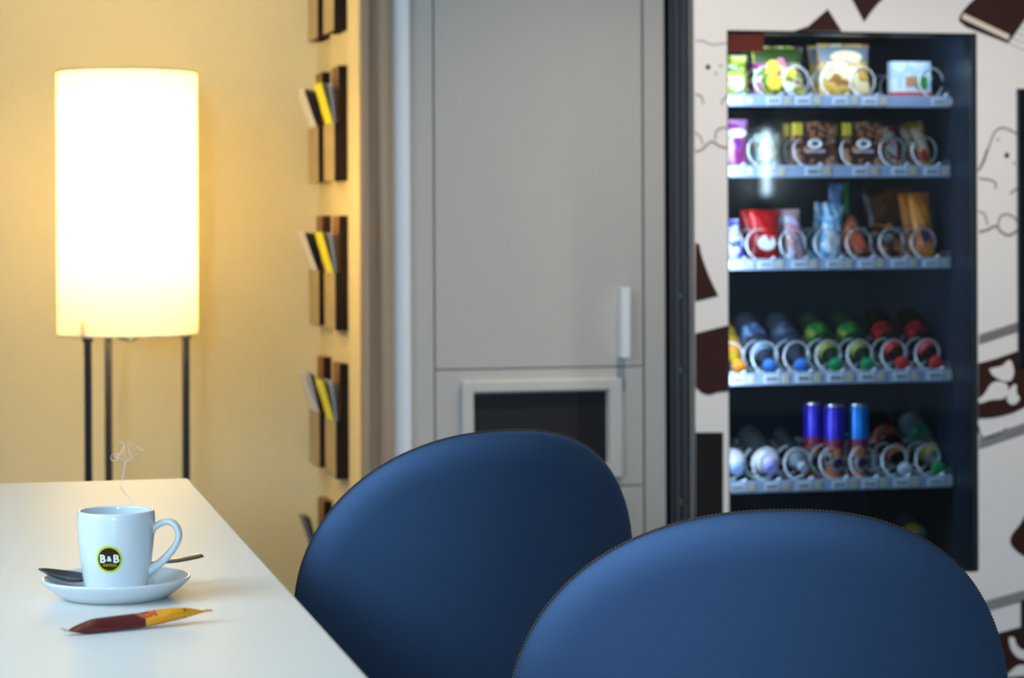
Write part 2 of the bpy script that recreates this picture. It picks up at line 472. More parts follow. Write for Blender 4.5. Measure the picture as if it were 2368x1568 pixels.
# resample evenly
def resample(P, n):
    P = P + [P[0]]; d = [0]
    for a, b_ in zip(P, P[1:]): d.append(d[-1] + math.dist(a, b_))
    out = []; j = 0
    for i in range(n):
        s_ = d[-1] * i / n
        while d[j + 1] < s_: j += 1
        t = (s_ - d[j]) / max(1e-9, d[j + 1] - d[j])
        out.append((P[j][0] + (P[j + 1][0] - P[j][0]) * t, P[j][1] + (P[j + 1][1] - P[j][1]) * t))
    return out
OUT = resample(full, 200)
m_leather = mat('navy_leather', (0.008, 0.013, 0.024), 0.66, bump=0.35, bscale=2200, spec=0.9, ior=2.2)
m_leather.node_tree.nodes['Principled BSDF'].inputs['Specular Tint'].default_value = (0.31, 0.54, 1.0, 1)
m_seam = mat('dark_seam', (0.03, 0.022, 0.016), 0.6)
m_thread = mat('brown_thread', (0.10, 0.075, 0.05), 0.7)
def make_chair(label):
    o = thing('chair', label, 'chair', group='padded shell chairs beside the table')
    C0 = (0.0, 0.60); TH = 0.017; RR = 0.040
    lam = [0, .003, .008, .018, .032, .05, .07, .09, .115, .145, .18, .22, .25, .35, .5, .65, .8, .92]
    m = MB(); n = len(OUT)
    for side in (1, -1):
        vs = []
        for l in lam:
            for (u, v) in OUT:
                dist = l * math.dist((u, v), C0)
                q = 1 - min(dist / RR, 1)
                off = TH * math.sqrt(max(0, 1 - q * q))
                vs.append(smap(u + (C0[0] - u) * l, v + (C0[1] - v) * l, side * off))
        fs = []
        for i in range(len(lam) - 1):
            for j in range(n):
                fs.append((i * n + j, i * n + (j + 1) % n, (i + 1) * n + (j + 1) % n, (i + 1) * n + j))
        vs.append(smap(C0[0], C0[1], side * TH)); c = len(vs) - 1
        k = (len(lam) - 1) * n
        for j in range(n): fs.append((k + j, k + (j + 1) % n, c))
        m.add(vs, fs)
    m.build('backrest', m_leather, o, smooth=60)
    ring = resample(full, 320)
    m = MB().tube([smap(u, v) for u, v in ring], 0.0013, 6, closed=True); m.build('piping', m_seam, o, smooth=60)
    m = MB(); st = resample(full, 400)
    for i, (u, v) in enumerate(st):
        p = smap(u, v); q = smap(*st[(i + 1) % len(st)]); d = (q - p)
        nn = Vector((math.sin(u / SR), -math.cos(u / SR), 0))
        a_ = p + d * .15 + nn * .0018; b_ = p + d * .85 - nn * .0012
        cen = smap(0, .6); outw = (p - cen).normalized() * .0008
        m.tube([a_ + outw * .3, (a_ + b_) / 2 + outw * 1.4, b_ + outw * .3], [.0005, .0009, .0005], 5)
    m.build('stitching', m_thread, o, smooth=60)
    # seat cushion
    seat = []
    for i in range(64):
        q = 2 * PI * i / 64
        c, s_ = math.cos(q), math.sin(q)
        seat.append((0.235 * math.copysign(abs(c) ** .7, c), 0.20 + 0.225 * math.copysign(abs(s_) ** .7, s_)))
    vs = []; fs = []
    lev = [(.90, .385), (.97, .392), (1, .41), (1, .435), (.97, .452), (.9, .46), (.6, .458), (.25, .455)]
    for k, z in lev: vs += [Vector((x * k, 0.2 + (y - .2) * k, z)) for x, y in seat]
    for i in range(len(lev) - 1):
        for j in range(64): fs.append((i * 64 + j, i * 64 + (j + 1) % 64, (i + 1) * 64 + (j + 1) % 64, (i + 1) * 64 + j))
    fs.append(tuple(range(64))); fs.append(tuple((len(lev) - 1) * 64 + j for j in range(64)))
    MB().add(vs, fs).build('seat', m_leather, o, smooth=60)
    for sx in (-1, 1):
        for y0, y1 in ((.06, -.03), (.34, .40)):
            MB().tube([(sx * .15, y0, .386), (sx * .17, (y0 + y1) / 2, .36), (sx * .215, y1, 0.0)], [.014, .013, .009], 12).build('leg', m_black, o, smooth=40)
    return o
c1 = make_chair('dark blue leather chair back standing at the table edge, farther of two')
c1.location = (0.6677, 3.0757, 0); c1.rotation_euler = (0, 0, 0.2540)
c2 = copy_tree(c1); c2['label'] = 'dark blue leather chair back nearest the camera, in front of the vending machine'
c2.location = (0.7541, 2.1918, 0); c2.rotation_euler = (0, 0, -0.1335)

# ------------------------------------------------------------------ cup, saucer, spoon, sugar
m_porc = mat('white_porcelain', (0.66, 0.70, 0.72), 0.12, coat=0.3)
CD = 2.22
cup_c = at_depth(269, 1350, CD); cup_c.z = TZ
CRX = Vector((CY, -SY, 0)); CFW = Vector((SY, CY, 0))       # camera-lateral and forward directions, level
def frame(o): o.rotation_euler = (0, 0, -YAW)
sau = thing('saucer', 'white porcelain saucer under the coffee cup on the table', 'saucer', cup_c); frame(sau)
sp = [(0, .0045), (.030, .0045), (.043, .0055), (.052, .0095), (.060, .0145), (.0645, .0180), (.0668, .0190), (.0676, .0182), (.0672, .0166), (.064, .0130), (.057, .0070), (.051, .0030), (.047, .0008), (.044, 0), (.041, .0), (.040, .0015), (0, .0015)]
sp = [(p.x, p.y) for p in catmull([(r, z, 0) for r, z in sp], 4)]
sp = [(max(r, 0), z) for r, z in sp]
MB().lathe(sp, 96, capends=False).build('dish', m_porc, sau, smooth=60)
cz = .0052
cup = thing('coffee_cup', 'white porcelain coffee cup with round brown and green logo on saucer', 'cup', cup_c + Vector((0, 0, cz))); frame(cup)
HC = .0745
def crad(z):
    pts = [(0, .0272), (.004, .0284), (.022, .0314), (.045, .0343), (.060, .0354), (.069, .0357), (HC, .0345)]
    for (z0, r0), (z1, r1) in zip(pts, pts[1:]):
        if z <= z1: return r0 + (r1 - r0) * (z - z0) / (z1 - z0)
    return pts[-1][1]
outp = [(.0, .0006), (.024, .0006), (.0255, 0), (.0272, .0004), (.0284, .004), (.0300, .012), (.0316, .022), (.0330, .034), (.0343, .046), (.0352, .058), (.0356, .066), (.0353, .071), (.0345, .0740), (.0334, .0747), (.0322, .0738), (.0318, .070), (.0312, .058), (.0298, .040), (.0275, .020), (.0245, .008), (.018, .0055), (0, .005)]
outp = [(max(p.x, 0), p.y) for p in catmull([(r, z, 0) for r, z in outp], 3)]
MB().lathe(outp, 96, capends=False).build('body', m_porc, cup, smooth=60)
hz = lambda y: (1205 - y) / 14630.0 - 0.0 + .003
hp = [((x - 1100) / 14630.0, 0, hz(y)) for x, y in ((1570, 425), (1612, 395), (1680, 347), (1790, 316), (1885, 352), (1938, 440), (1938, 540), (1885, 655), (1800, 762), (1700, 862), (1600, 930), (1520, 975))]
hp = catmull(hp, 6); nn = len(hp)
MB().tube(hp, [.0044 if i < 5 else (.0031 + .0016 * max(0, (i / nn - .6) / .4)) for i in range(nn)], 16, r2=[.0056 if i < 5 or i > nn - 6 else .0048 for i in range(nn)], up=(0, 1, 0)).build('handle', m_porc, cup, smooth=60)
MB().lathe([(0, .052), (.0300, .052)], 48, capends=False).build('coffee', mat('coffee', (0.03, 0.012, 0.005), 0.1), cup)
# logo printed round the cup wall
def wrap(du, dz, z0, th0, eps):
    """du across (metres), dz up, wrapped around the cup"""
    z = z0 + dz; r = crad(z) + eps
    a = -PI / 2 + th0 + du / r
    return Vector((r * math.cos(a), r * math.sin(a), z))
LZ = .0340; LT = -0.03
def disc(r0, r1, eps):
    m = MB(); vs = []; fs = []; n = 64; R_ = [r0 + (r1 - r0) * i / 4 for i in range(5)]
    for r in R_:
        for j in range(n): vs.append(wrap(r * math.cos(2 * PI * j / n), r * 1.02 * math.sin(2 * PI * j / n), LZ, LT, eps))
    for i in range(4):
        for j in range(n): fs.append((i * n + j, i * n + (j + 1) % n, (i + 1) * n + (j + 1) % n, (i + 1) * n + j))
    return m.add(vs, fs)
lg = disc(0.0, .0107, .00022).build('logo', mat('logo_brown', lin((56, 26, 8)), .5, spec=.2), cup, smooth=80)
disc(.0103, .0121, .00030).build('logo_ring', mat('logo_green', lin((190, 210, 10)), .25), lg, smooth=80)
def text_part(txt, size, cx_, cz_, eps, mt, name, parent, offset=0.0, space=1.0, sx=1.0):
    cu = bpy.data.curves.new('txt', 'FONT'); cu.body = txt; cu.size = size; cu.align_x = 'CENTER'; cu.offset = offset
    cu.space_character = space; cu.resolution_u = 3
    to = bpy.data.objects.new('txt', cu); COL.objects.link(to)
    dg = bpy.context.evaluated_depsgraph_get(); dg.update()
    me = bpy.data.meshes.new_from_object(to.evaluated_get(dg))
    bpy.data.objects.remove(to)
    bm = bmesh.new(); bm.from_mesh(me); bmesh.ops.triangulate(bm, faces=bm.faces)
    for _ in range(2):
        ed = [e for e in bm.edges if e.calc_length() > size * .25]
        if ed: bmesh.ops.subdivide_edges(bm, edges=ed, cuts=1)
    bmesh.ops.triangulate(bm, faces=bm.faces)
    for v in bm.verts: v.co = wrap(v.co.x * sx + cx_, v.co.y + cz_, LZ, LT, eps)
    bm.to_mesh(me); bm.free(); me.name = name
    me.materials.clear(); me.materials.append(mt)
    o = bpy.data.objects.new(name, me); COL.objects.link(o); o.parent = parent; return o
m_lw = mat('logo_white', (.88, .9, .92), .3); m_lg2 = mat('logo_letter_green', lin((170, 175, 30)), .3)
text_part('B', .0100, -.0060, -.0029, .0006, m_lw, 'lettering', lg, .00028, sx=1.0)
text_part('B', .0100, .0064, -.0029, .0006, m_lw, 'lettering', lg, .00028, sx=1.0)
text_part('&', .0066, .0001, -.0017, .0006, m_lw, 'lettering', lg, .00016)
text_part('HOTELS', .0031, .0004, -.0065, .0006, m_lg2, 'lettering', lg, .00009, 1.12)

# spoon
m_steel = mat('polished_steel', (0.24, 0.245, 0.26), 0.22, metal=1.0)
tip = at_depth(91, 1317, 2.213); end = at_depth(467, 1283.5, 2.310)
tipz, endz = tip.z - TZ, end.z - TZ
spn = thing('teaspoon', 'polished steel teaspoon lying on the saucer behind the cup', 'spoon', (tip.x, tip.y, TZ))
ax = Vector((end.x - tip.x, end.y - tip.y, 0)); SLn = ax.length; ax.normalize(); sd = Vector((-ax.y, ax.x, 0))
cl = catmull([(0, tipz, 0), (.08, tipz - .0032, 0), (.18, tipz - .0068, 0), (.30, tipz - .0100, 0), (.38, tipz - .0102, 0), (.50, tipz - .0072, 0), (.68, tipz + (endz - tipz) * .3 - .0035, 0), (.85, endz - .0025, 0), (1.0, endz, 0)], 6)
def wid(s_):
    if s_ < .32: q = s_ / .32; return .0135 * (max(0, math.sin(PI * min(q * .92 + .02, 1))) ** .55) if q < .97 else .0035
    if s_ < .42: return .0028
    return .0032 + (s_ - .42) / .58 * .0022 if s_ < .97 else .0045
bowl = MB(); vs = []; fs = []; K = 13; rows_ = len(cl)
for side in (0, 1):
    for p in cl:
        s_ = p.x; w_ = wid(s_)
        dep = .0062 * max(0, math.sin(PI * min(s_ / .34, 1))) if s_ < .34 else 0
        for j in range(K):
            q = -1 + 2 * j / (K - 1)
            z = p.y - dep * (1 - q * q) - side * (.0011 if abs(q) < 1 else .0004) + (0.0007 * (1 - q * q) if s_ > .38 else 0)
            vs.append(ax * (s_ * SLn) + sd * (q * w_) + Vector((0, 0, z + q * w_ * (.16 if s_ < .34 else .22))))
for side in (0, 1):
    b0 = side * rows_ * K
    for i in range(rows_ - 1):
        for j in range(K - 1): fs.append((b0 + i * K + j, b0 + i * K + j + 1, b0 + (i + 1) * K + j + 1, b0 + (i + 1) * K + j))
N_ = rows_ * K
for i in range(rows_ - 1):
    for j in (0, K - 1): fs.append((i * K + j, (i + 1) * K + j, N_ + (i + 1) * K + j, N_ + i * K + j))
for i in (0, rows_ - 1):
    for j in range(K - 1): fs.append((i * K + j, i * K + j + 1, N_ + i * K + j + 1, N_ + i * K + j))
cut = 0
# bowl and handle as two parts
def sub(lo, hi):
    used = [f for f in fs if all(lo <= (k % N_) // K <= hi for k in f)]
    ids = sorted({k for f in used for k in f}); mp = {k: i for i, k in enumerate(ids)}
    return MB().add([vs[k] for k in ids], [tuple(mp[k] for k in f) for f in used])
ib = next(i for i, p in enumerate(cl) if p.x > .34)
sub(0, ib).build('bowl', m_steel, spn, smooth=50)
sub(ib, rows_).build('handle', m_steel, spn, smooth=50)

# sugar stick
pa, pb = at_depth(158, 1461, 2.017), at_depth(475, 1411, 2.081)
sx_ = Vector((pb.x - pa.x, pb.y - pa.y, 0)); SL = sx_.length
ang = math.atan2(sx_.y, sx_.x)
m_sugar = bpy.data.materials.new('sugar_wrapper_print'); m_sugar.use_nodes = True
nt = m_sugar.node_tree; B_ = nt.nodes['Principled BSDF']; B_.inputs['Roughness'].default_value = .32
tc = nt.nodes.new('ShaderNodeTexCoord'); sxz = nt.nodes.new('ShaderNodeSeparateXYZ'); nt.links.new(tc.outputs['Object'], sxz.inputs[0])
def mth(op, a, b=None):
    n = nt.nodes.new('ShaderNodeMath'); n.operation = op
    for i, v in enumerate((a, b)):
        if v is None: continue
        if isinstance(v, (int, float)): n.inputs[i].default_value = v
        else: nt.links.new(v, n.inputs[i])
    return n.outputs[0]
def mixc(f, a, b):
    n = nt.nodes.new('ShaderNodeMix'); n.data_type = 'RGBA'; nt.links.new(f, n.inputs['Factor'])
    for k, v in (('A', a), ('B', b)):
        if isinstance(v, tuple): n.inputs[k].default_value = (*v, 1)
        else: nt.links.new(v, n.inputs[k])
    return n.outputs['Result']
X_, Y_, Z_ = sxz.outputs
split = mth('GREATER_THAN', mth('SUBTRACT', X_, mth('MULTIPLY', Y_, 0.35)), SL * .555)
base = mixc(split, lin((92, 24, 22)), lin((228, 150, 22)))
def ell(cx, cy_, rx, ry):
    a = mth('POWER', mth('DIVIDE', mth('SUBTRACT', X_, cx), rx), 2.0); b_ = mth('POWER', mth('DIVIDE', mth('SUBTRACT', Y_, cy_), ry), 2.0)
    return mth('LESS_THAN', mth('ADD', a, b_), 1.0)
c_ = mixc(ell(SL * .56, .003, .0098, .0085), base, lin((165, 88, 60)))
c_ = mixc(ell(SL * .565, .0035, .0080, .0068), c_, lin((232, 88, 20)))
c_ = mixc(ell(SL * .545, .0050, .0060, .0052), c_, lin((110, 28, 24)))
for cx in (.62, .83): c_ = mixc(ell(SL * cx, -.0042, .0012, .0016), c_, lin((140, 70, 24)))
nt.links.new(c_, B_.inputs['Base Color'])
sug = thing('sugar_stick', 'sealed sugar stick packet, maroon and yellow, on the table before the saucer', 'sugar packet', (pa.x, pa.y, TZ), ang)
vs = []; fs = []; NS, NC = 60, 28
for i in range(NS + 1):
    s_ = i / NS
    e = min(1, s_ / .22, (1 - s_) / .30); e = max(0.0, e); e = math.sin(e * PI / 2)
    a_ = .0078 * (0.62 + .38 * e) if 0.03 < s_ < .97 else .0040
    a_ = a_ if s_ < .8 else a_ * (1 - (s_ - .8) / .2 * .55)
    b_ = .0003 + .0052 * e
    zc = b_ + .0002 + (.0085 * max(0, (s_ - .5) / .5) ** 1.3) + (.0028 * max(0, (.12 - s_) / .12))
    for j in range(NC):
        q = 2 * PI * j / NC
        crease = 1 + .08 * math.sin(3 * q + 9 * s_) * e
        vs.append((s_ * SL, a_ * math.cos(q) * crease, zc + b_ * math.sin(q) * crease + .0018 * math.cos(q) * e * (1 if s_ < .7 else .6) + .0006 * e))
for i in range(NS):
    for j in range(NC): fs.append((i * NC + j, i * NC + (j + 1) % NC, (i + 1) * NC + (j + 1) % NC, (i + 1) * NC + j))
fs.append(tuple(range(NC))); fs.append(tuple(NS * NC + j for j in range(NC)))
MB().add(vs, fs).build('wrapper', m_sugar, sug, smooth=60)
def crimp(x0, z0, x1, z1, w0, w1, mt, sec):
    v_ = []; 
    for x, z, w_ in ((x0, z0, w0), ((x0 + x1) / 2, (z0 + z1) / 2 + .0004, (w0 + w1) / 2), (x1, z1, w1)):
        v_ += [(x, -w_, z - .0003), (x, w_, z + .0004), (x, w_, z + .0008), (x, -w_, z + .0002)]
    f_ = [(0, 1, 2, 3), (8, 11, 10, 9)] + [(i * 4 + j, i * 4 + (j + 1) % 4, i * 4 + 4 + (j + 1) % 4, i * 4 + 4 + j) for i in range(2) for j in range(4)]
    MB().add(v_, f_).build('crimped_end', mt, sug)
crimp(.0015, .0032, -.006, .0052, .0045, .0062, mat('crimp_pale', lin((190, 150, 150)), .4), 0)
crimp(SL - .0015, .0090, SL + .006, .0094, .0032, .0026, mat('crimp_orange', lin((205, 130, 60)), .4), 1)

# steam
m_steam = bpy.data.materials.new('steam_vapour'); m_steam.use_nodes = True
nt = m_steam.node_tree; nt.nodes.clear()
out = nt.nodes.new('ShaderNodeOutputMaterial'); tr = nt.nodes.new('ShaderNodeBsdfTransparent'); df = nt.nodes.new('ShaderNodeBsdfDiffuse'); tl = nt.nodes.new('ShaderNodeBsdfTranslucent')
m1 = nt.nodes.new('ShaderNodeMixShader'); m2 = nt.nodes.new('ShaderNodeMixShader')
df.inputs[0].default_value = tl.inputs[0].default_value = (1, 1, 1, 1)
m1.inputs[0].default_value = .5; m2.inputs[0].default_value = .12
nt.links.new(df.outputs[0], m1.inputs[1]); nt.links.new(tl.outputs[0], m1.inputs[2]); nt.links.new(tr.outputs[0], m2.inputs[1]); nt.links.new(m1.outputs[0], m2.inputs[2]); nt.links.new(m2.outputs[0], out.inputs[0])
SS = [
 ([(650, 1400), (620, 1310), (540, 1220), (450, 1120), (410, 1030), (425, 930), (445, 840), (462, 740), (478, 640), (488, 580)], (6, 9, 12, 17, 20, 19, 17, 15, 13, 10)),
 ([(480, 600), (455, 530), (410, 500), (360, 500), (265, 545), (212, 490), (240, 430), (310, 400), (352, 430), (330, 480), (295, 460)], (9, 10, 8, 6, 8, 9, 6, 5, 10, 12, 7)),
 ([(330, 490), (390, 415), (445, 330), (470, 250), (450, 195), (400, 182), (340, 140)], (12, 18, 15, 12, 10, 8, 2)),
 ([(488, 600), (530, 550), (600, 515), (628, 488), (590, 430), (558, 350), (538, 270), (555, 190)], (9, 9, 12, 12, 11, 9, 8, 3)),
 ([(555, 190), (610, 210), (635, 250), (620, 280)], (2, 3, 4, 5)),
 ([(690, 265), (740, 290), (800, 345), (850, 310), (810, 270)], (3, 6, 7, 4, 2)),
 ([(690, 425), (740, 395)], (5, 2)),
 ([(400, 410), (470, 420), (515, 480), (520, 560)], (3, 4, 4, 3)),
 ([(495, 230), (500, 330), (480, 420)], (3, 4, 3)),
]
m = MB()
for k, (pp, rr) in enumerate(SS):
    for q in range(2):
        P = [at_depth(230 + x / 8.25 + q * 0.5, 1000 + y / 8.25, CD + .004 * math.sin(i + k) + .004 * q) - cup_c for i, (x, y) in enumerate(pp)]
        C_ = catmull(P, 6); n = len(C_)
        R_ = []
        for i in range(n):
            t = i / (n - 1) * (len(rr) - 1); a_ = int(min(t, len(rr) - 2)); R_.append((rr[a_] + (rr[a_ + 1] - rr[a_]) * (t - a_)) / 8.25 / 2518 * (1.5 if q == 0 else .7))
        m.tube(C_, R_, 10)
st = m.build('steam', m_steam, smooth=60); st.location = cup_c
tag(st, 'thin white wisps of steam curling up from the coffee cup', 'steam', kind='stuff')

# ------------------------------------------------------------------ vending machine
YV = 5.20                                  # front of the door
def vx(px, Y=YV, py=600): return at(px, py, Y=Y).x
VX0, VX1 = vx(1608), 2.62
GX0, GX1 = vx(1684), vx(2262)
GZ0, GZ1 = at(1975, 1335, Y=YV).z, at(1975, 74, Y=YV).z
VH = 1.83
ven = thing('vending_machine', 'black and white snack vending machine with printed front and lit glass window', 'vending machine', (2.1, 5.5, 0))
def V(mb): mb.v = [(v[0] - 2.1, v[1] - 5.5, v[2]) for v in mb.v]; return mb
m_body = mat('machine_black', (0.010, 0.014, 0.022), 0.35)
m_in = mat('machine_inner', (0.010, 0.017, 0.034), 0.35)
m_door = mat('machine_white_film', lin((234, 230, 227)), 0.4)
m_brown = mat('brown_print', lin((52, 24, 18)), 0.45)
m_line = mat('sketch_line', lin((150, 140, 138)), 0.6)
m_dkline = mat('sketch_dark', lin((45, 30, 28)), 0.6)
# cabinet body: sides, back, top, bottom
m = MB().box(VX0, VX0 + .02, YV + .045, 5.98, .02, VH, .002)
m.box(VX1 - .02, VX1, YV + .045, 5.98, .02, VH); m.box(VX0, VX1, 5.96, 5.98, .02, VH)
m.box(VX0, VX1, YV + .045, 5.98, VH - .04, VH); m.box(VX0, VX1, YV + .045, 5.98, .02, .12)
V(m).build('body', m_body, ven)
m = MB()
for y, t in ((YV + .012, .004), (YV + .05, .006), (YV + .075, .003), (YV + .115, .004), (YV + .17, .004)):
    m.box(VX0 - t, VX0 + .001, y, y + .008, .02, VH, .001)
for z in (1.0 - .1, .73, .43): m.box(VX0 - .006, VX0, YV + .08, YV + .11, z, z + .012)
V(m).build('side_rib', mat('rib_blue_black', (.02, .03, .045), .3), ven)
# inner lining
IX0, IX1, IYB = GX0 - .04, vx(2203, 5.33), 5.90
m = MB().box(IX1, IX1 + .012, YV + .05, IYB, GZ0 - .02, GZ1 + .03)
m.box(IX0 - .012, IX0, YV + .05, IYB, GZ0 - .02, GZ1 + .03); m.box(IX0, IX1, IYB, IYB + .01, GZ0 - .02, GZ1 + .03)
m.box(IX0, IX1, YV + .05, IYB, GZ1 + .02, GZ1 + .03)
V(m).build('inner_lining', m_in, ven)
# door with window opening
dor = MB(); y0, y1 = YV, YV + .04
def door_ring(mb, x0, x1, z0, z1, ox0, ox1, oz0, oz1, y0, y1):
    mb.box(x0, ox0, y0, y1, z0, z1, .002); mb.box(ox1, x1, y0, y1, z0, z1, .002)
    mb.box(ox0 - .001, ox1 + .001, y0, y1, oz1, z1, .001); mb.box(ox0 - .001, ox1 + .001, y0, y1, z0, oz0, .001); return mb
dor = V(door_ring(MB(), VX0, VX1, .012, VH, GX0, GX1, GZ0, GZ1, y0, y1)).build('door', m_door, ven)
m = V(door_ring(MB(), GX0 - .0, GX1 + .0, GZ0, GZ1, GX0 + .004, GX1 - .012, GZ0 + .01, GZ1 - .006, y0 + .004, y1 + .012))
m.build('window_frame', m_body, dor)
m_glass = bpy.data.materials.new('window_glass'); m_glass.use_nodes = True
nt = m_glass.node_tree; nt.nodes.clear()
out = nt.nodes.new('ShaderNodeOutputMaterial'); tr = nt.nodes.new('ShaderNodeBsdfTransparent'); gl = nt.nodes.new('ShaderNodeBsdfGlossy'); fr = nt.nodes.new('ShaderNodeFresnel'); mx = nt.nodes.new('ShaderNodeMixShader')
gl.inputs['Roughness'].default_value = 0.03; fr.inputs['IOR'].default_value = 1.5; tr.inputs[0].default_value = (.92, .95, .96, 1)
nt.links.new(fr.outputs[0], mx.inputs[0]); nt.links.new(tr.outputs[0], mx.inputs[1]); nt.links.new(gl.outputs[0], mx.inputs[2]); nt.links.new(mx.outputs[0], out.inputs[0])
V(MB().box(GX0 + .002, GX1 - .010, YV + .010, YV + .014, GZ0 + .008, GZ1 - .004)).build('window_glass', m_glass, dor)
# red sticker on the glass
rx0, rx1 = vx(1685, YV + .016), vx(1768, YV + .016)
m = V(MB().box(rx0, rx1, YV + .0145, YV + .0155, at(1726, 118, Y=YV).z, at(1726, 76, Y=YV).z))
m.build('sticker', mat('red_sticker', (.95, .10, .04), .4), dor)['label'] = 'red sticker in the top left corner of the glass'
# printed shapes on the door film
EPS = .0012
def shape(pts, mt, name='print', lift=0):
    P = [at(x, y, Y=YV) for x, y in pts]
    P = [Vector((p.x, YV - EPS * (1 + lift), p.z)) for p in P]
    return V(MB().prism(P, (0, EPS * .9, 0))).build(name, mt, dor)
def sm(pts, k=5): return [(p.x, p.y) for p in catmull([(x, y, 0) for x, y in pts], k)]
shape([(1834, 72), (1868, 61), (1914, 21), (1946, 72)], m_brown)
shape([(1968, -6), (2046, -6), (2030, 8), (2012, 30), (1998, 51)], m_brown)
shape(sm([(2262, -10), (2240, 10), (2222, 32), (2217, 48)]) + [(2234, 62), (2331, 100)] + sm([(2331, 100), (2350, 74), (2369, 46), (2400, 0), (2410, -12)]), m_brown)
shape([(2228, 31), (2334, 81), (2331, 93), (2223, 43)], mat('cream_print', lin((226, 214, 196)), .5), lift=1)
shape(sm([(1608, 562), (1617, 566), (1622, 590), (1640, 640), (1661, 684)]) + [(1608, 697)], m_brown)
shape([(1608, 771), (1684, 752), (1684, 905)] + sm([(1684, 905), (1660, 907), (1640, 913), (1622, 908), (1614, 900), (1608, 897)]), m_brown)
shape([(1608, 1000), (1672, 1000), (1672, 1290), (1608, 1290)], mat('dark_print_block', (.012, .009, .010), .35))
shape([(2262, 840)] + sm([(2262, 840), (2300, 830), (2352, 812), (2380, 802)]) + sm([(2380, 938), (2368, 942), (2340, 955), (2300, 965), (2262, 968)]), m_brown)
mw = m_door
shape(sm([(2287, 853), (2300, 850), (2318, 845), (2330, 834), (2338, 836), (2344, 860), (2338, 878), (2325, 882), (2305, 875), (2292, 864), (2287, 853)]), mw, lift=1)
shape(sm([(2262, 922), (2275, 912), (2288, 892), (2300, 883), (2320, 884), (2330, 894), (2330, 910), (2318, 922), (2290, 925), (2268, 932), (2262, 930)]), mw, lift=1)
shape(sm([(2345, 888), (2350, 892), (2350, 908), (2357, 920), (2352, 930), (2340, 936), (2328, 925), (2333, 902), (2345, 888)]), mw, lift=1)
shape(sm([(2400, 1150), (2376, 1180), (2360, 1210), (2340, 1236), (2336, 1254), (2346, 1270), (2368, 1286), (2400, 1296)]), m_brown)
shape([(2262, 1474), (2300, 1466), (2352, 1452), (2420, 1436), (2420, 1566), (2262, 1570)], m_brown)
shape(sm([(2333, 1474), (2344, 1474), (2350, 1490), (2362, 1502), (2380, 1504), (2380, 1524), (2356, 1522), (2340, 1506), (2333, 1485), (2333, 1474)]), mw, lift=1)
shape(sm([(2318, 1568), (2336, 1552), (2352, 1540), (2368, 1538), (2392, 1548), (2392, 1560)]) + [(2318, 1566)], mw, lift=1)
def stroke(pts, r, mt, k=6):
    P = [at(x, y, Y=YV) for x, y in sm(pts, k)]
    P = [Vector((p.x, YV - .0006, p.z)) for p in P]
    V(MB().tube(P, .0008, 6, r2=.0008)).build('sketch_line', mt, dor) if r < 1.5 else V(MB().tube(P, [r * .001 * .5] * len(P), 6, r2=.0008, up=(0, 1, 0))).build('sketch_line', mt, dor)
def dot(x, y, r, mt):
    c = at(x, y, Y=YV); V(MB().prism([(c.x + r * math.cos(q / 16 * 2 * PI), YV - .001, c.z + r * math.sin(q / 16 * 2 * PI)) for q in range(16)], (0, .0009, 0))).build('sketch_dot', mt, dor)
stroke([(1608, 94), (1625, 94), (1648, 103), (1680, 98)], 2.5, m_line)
stroke([(1608, 218), (1621, 222), (1626, 240)], 4, m_line); stroke([(1668, 242), (1672, 230), (1682, 222)], 4, m_line)
stroke([(1608, 305), (1620, 318), (1626, 334)], 3, m_line)
stroke([(1654, 322), (1656, 304), (1668, 295), (1684, 296)], 4, m_line)
stroke([(1608, 350), (1622, 346), (1645, 327), (1665, 338), (1684, 342)], 5, m_line)
dot(1637, 155, .0055, m_dkline); dot(1666, 152, .003, m_line); dot(1656, 170, .003, m_line)
stroke([(2263, 392), (2275, 372), (2296, 312), (2312, 296), (2330, 298), (2352, 310)], 5, m_line)
stroke([(2263, 394), (2275, 368), (2283, 345)], 5, m_dkline)
stroke([(2264, 412), (2290, 416), (2302, 424), (2301, 436)], 5, m_line); stroke([(2336, 448), (2342, 442), (2352, 434)], 5, m_line)
stroke([(2263, 488), (2276, 495), (2284, 520)], 4, m_line)
stroke([(2264, 536), (2285, 530), (2302, 522), (2318, 538), (2335, 543), (2352, 532)], 7, m_line)
stroke([(2308, 520), (2312, 502), (2325, 495), (2342, 500), (2352, 512)], 5, m_line)
dot(2328, 359, .006, m_dkline); dot(2308, 322, .003, m_line); dot(2345, 377, .003, m_line)
def bands(x0, ya, x1, yb, w):
    for k in range(5): stroke([(x0, ya + w * k / 4), ((x0 + x1) / 2, (ya + yb) / 2 + w * k / 4), (x1, yb + w * k / 4)], 4, m_line if k % 2 else mat('sketch_grey', lin((96, 86, 86)), .6), 2)
bands(2264, 776, 2368, 742, 18)
bands(2264, 1016, 2400, 970, 20)
bands(2264, 1396, 2400, 1358, 20)
stroke([(2262, 985), (2268, 1008), (2285, 1012), (2318, 998), (2326, 990)], 4, m_dkline)
for k in range(5): stroke([(2330 + k * 9, 98 - k * 12), (2375 + k * 9, 118 - k * 12)], 1.6, mat('sketch_pale', lin((196, 190, 186)), .6), 2)
# keypad panel and lower slot
kx0 = vx(2352); kz1 = at(2360, 205, Y=YV).z; kz0 = at(2360, 846, Y=YV).z
pk = V(MB().box(kx0, 2.59, YV - .006, YV + .005, kz0, kz1, .002)).build('selection_panel', mat('panel_black', (.006, .006, .008), .25), dor)
V(MB().box(vx(2356), 2.57, YV - .006, YV + .005, at(2360, 1496, Y=YV).z, at(2360, 1388, Y=YV).z, .002)).build('return_slot', m_body, dor)
# feet
for x in (VX0 + .05, VX1 - .05):
    for y in (5.32, 5.9): V(MB().tube([(x, y, 0), (x, y, .03)], .02, 12)).build('foot', m_body, ven)

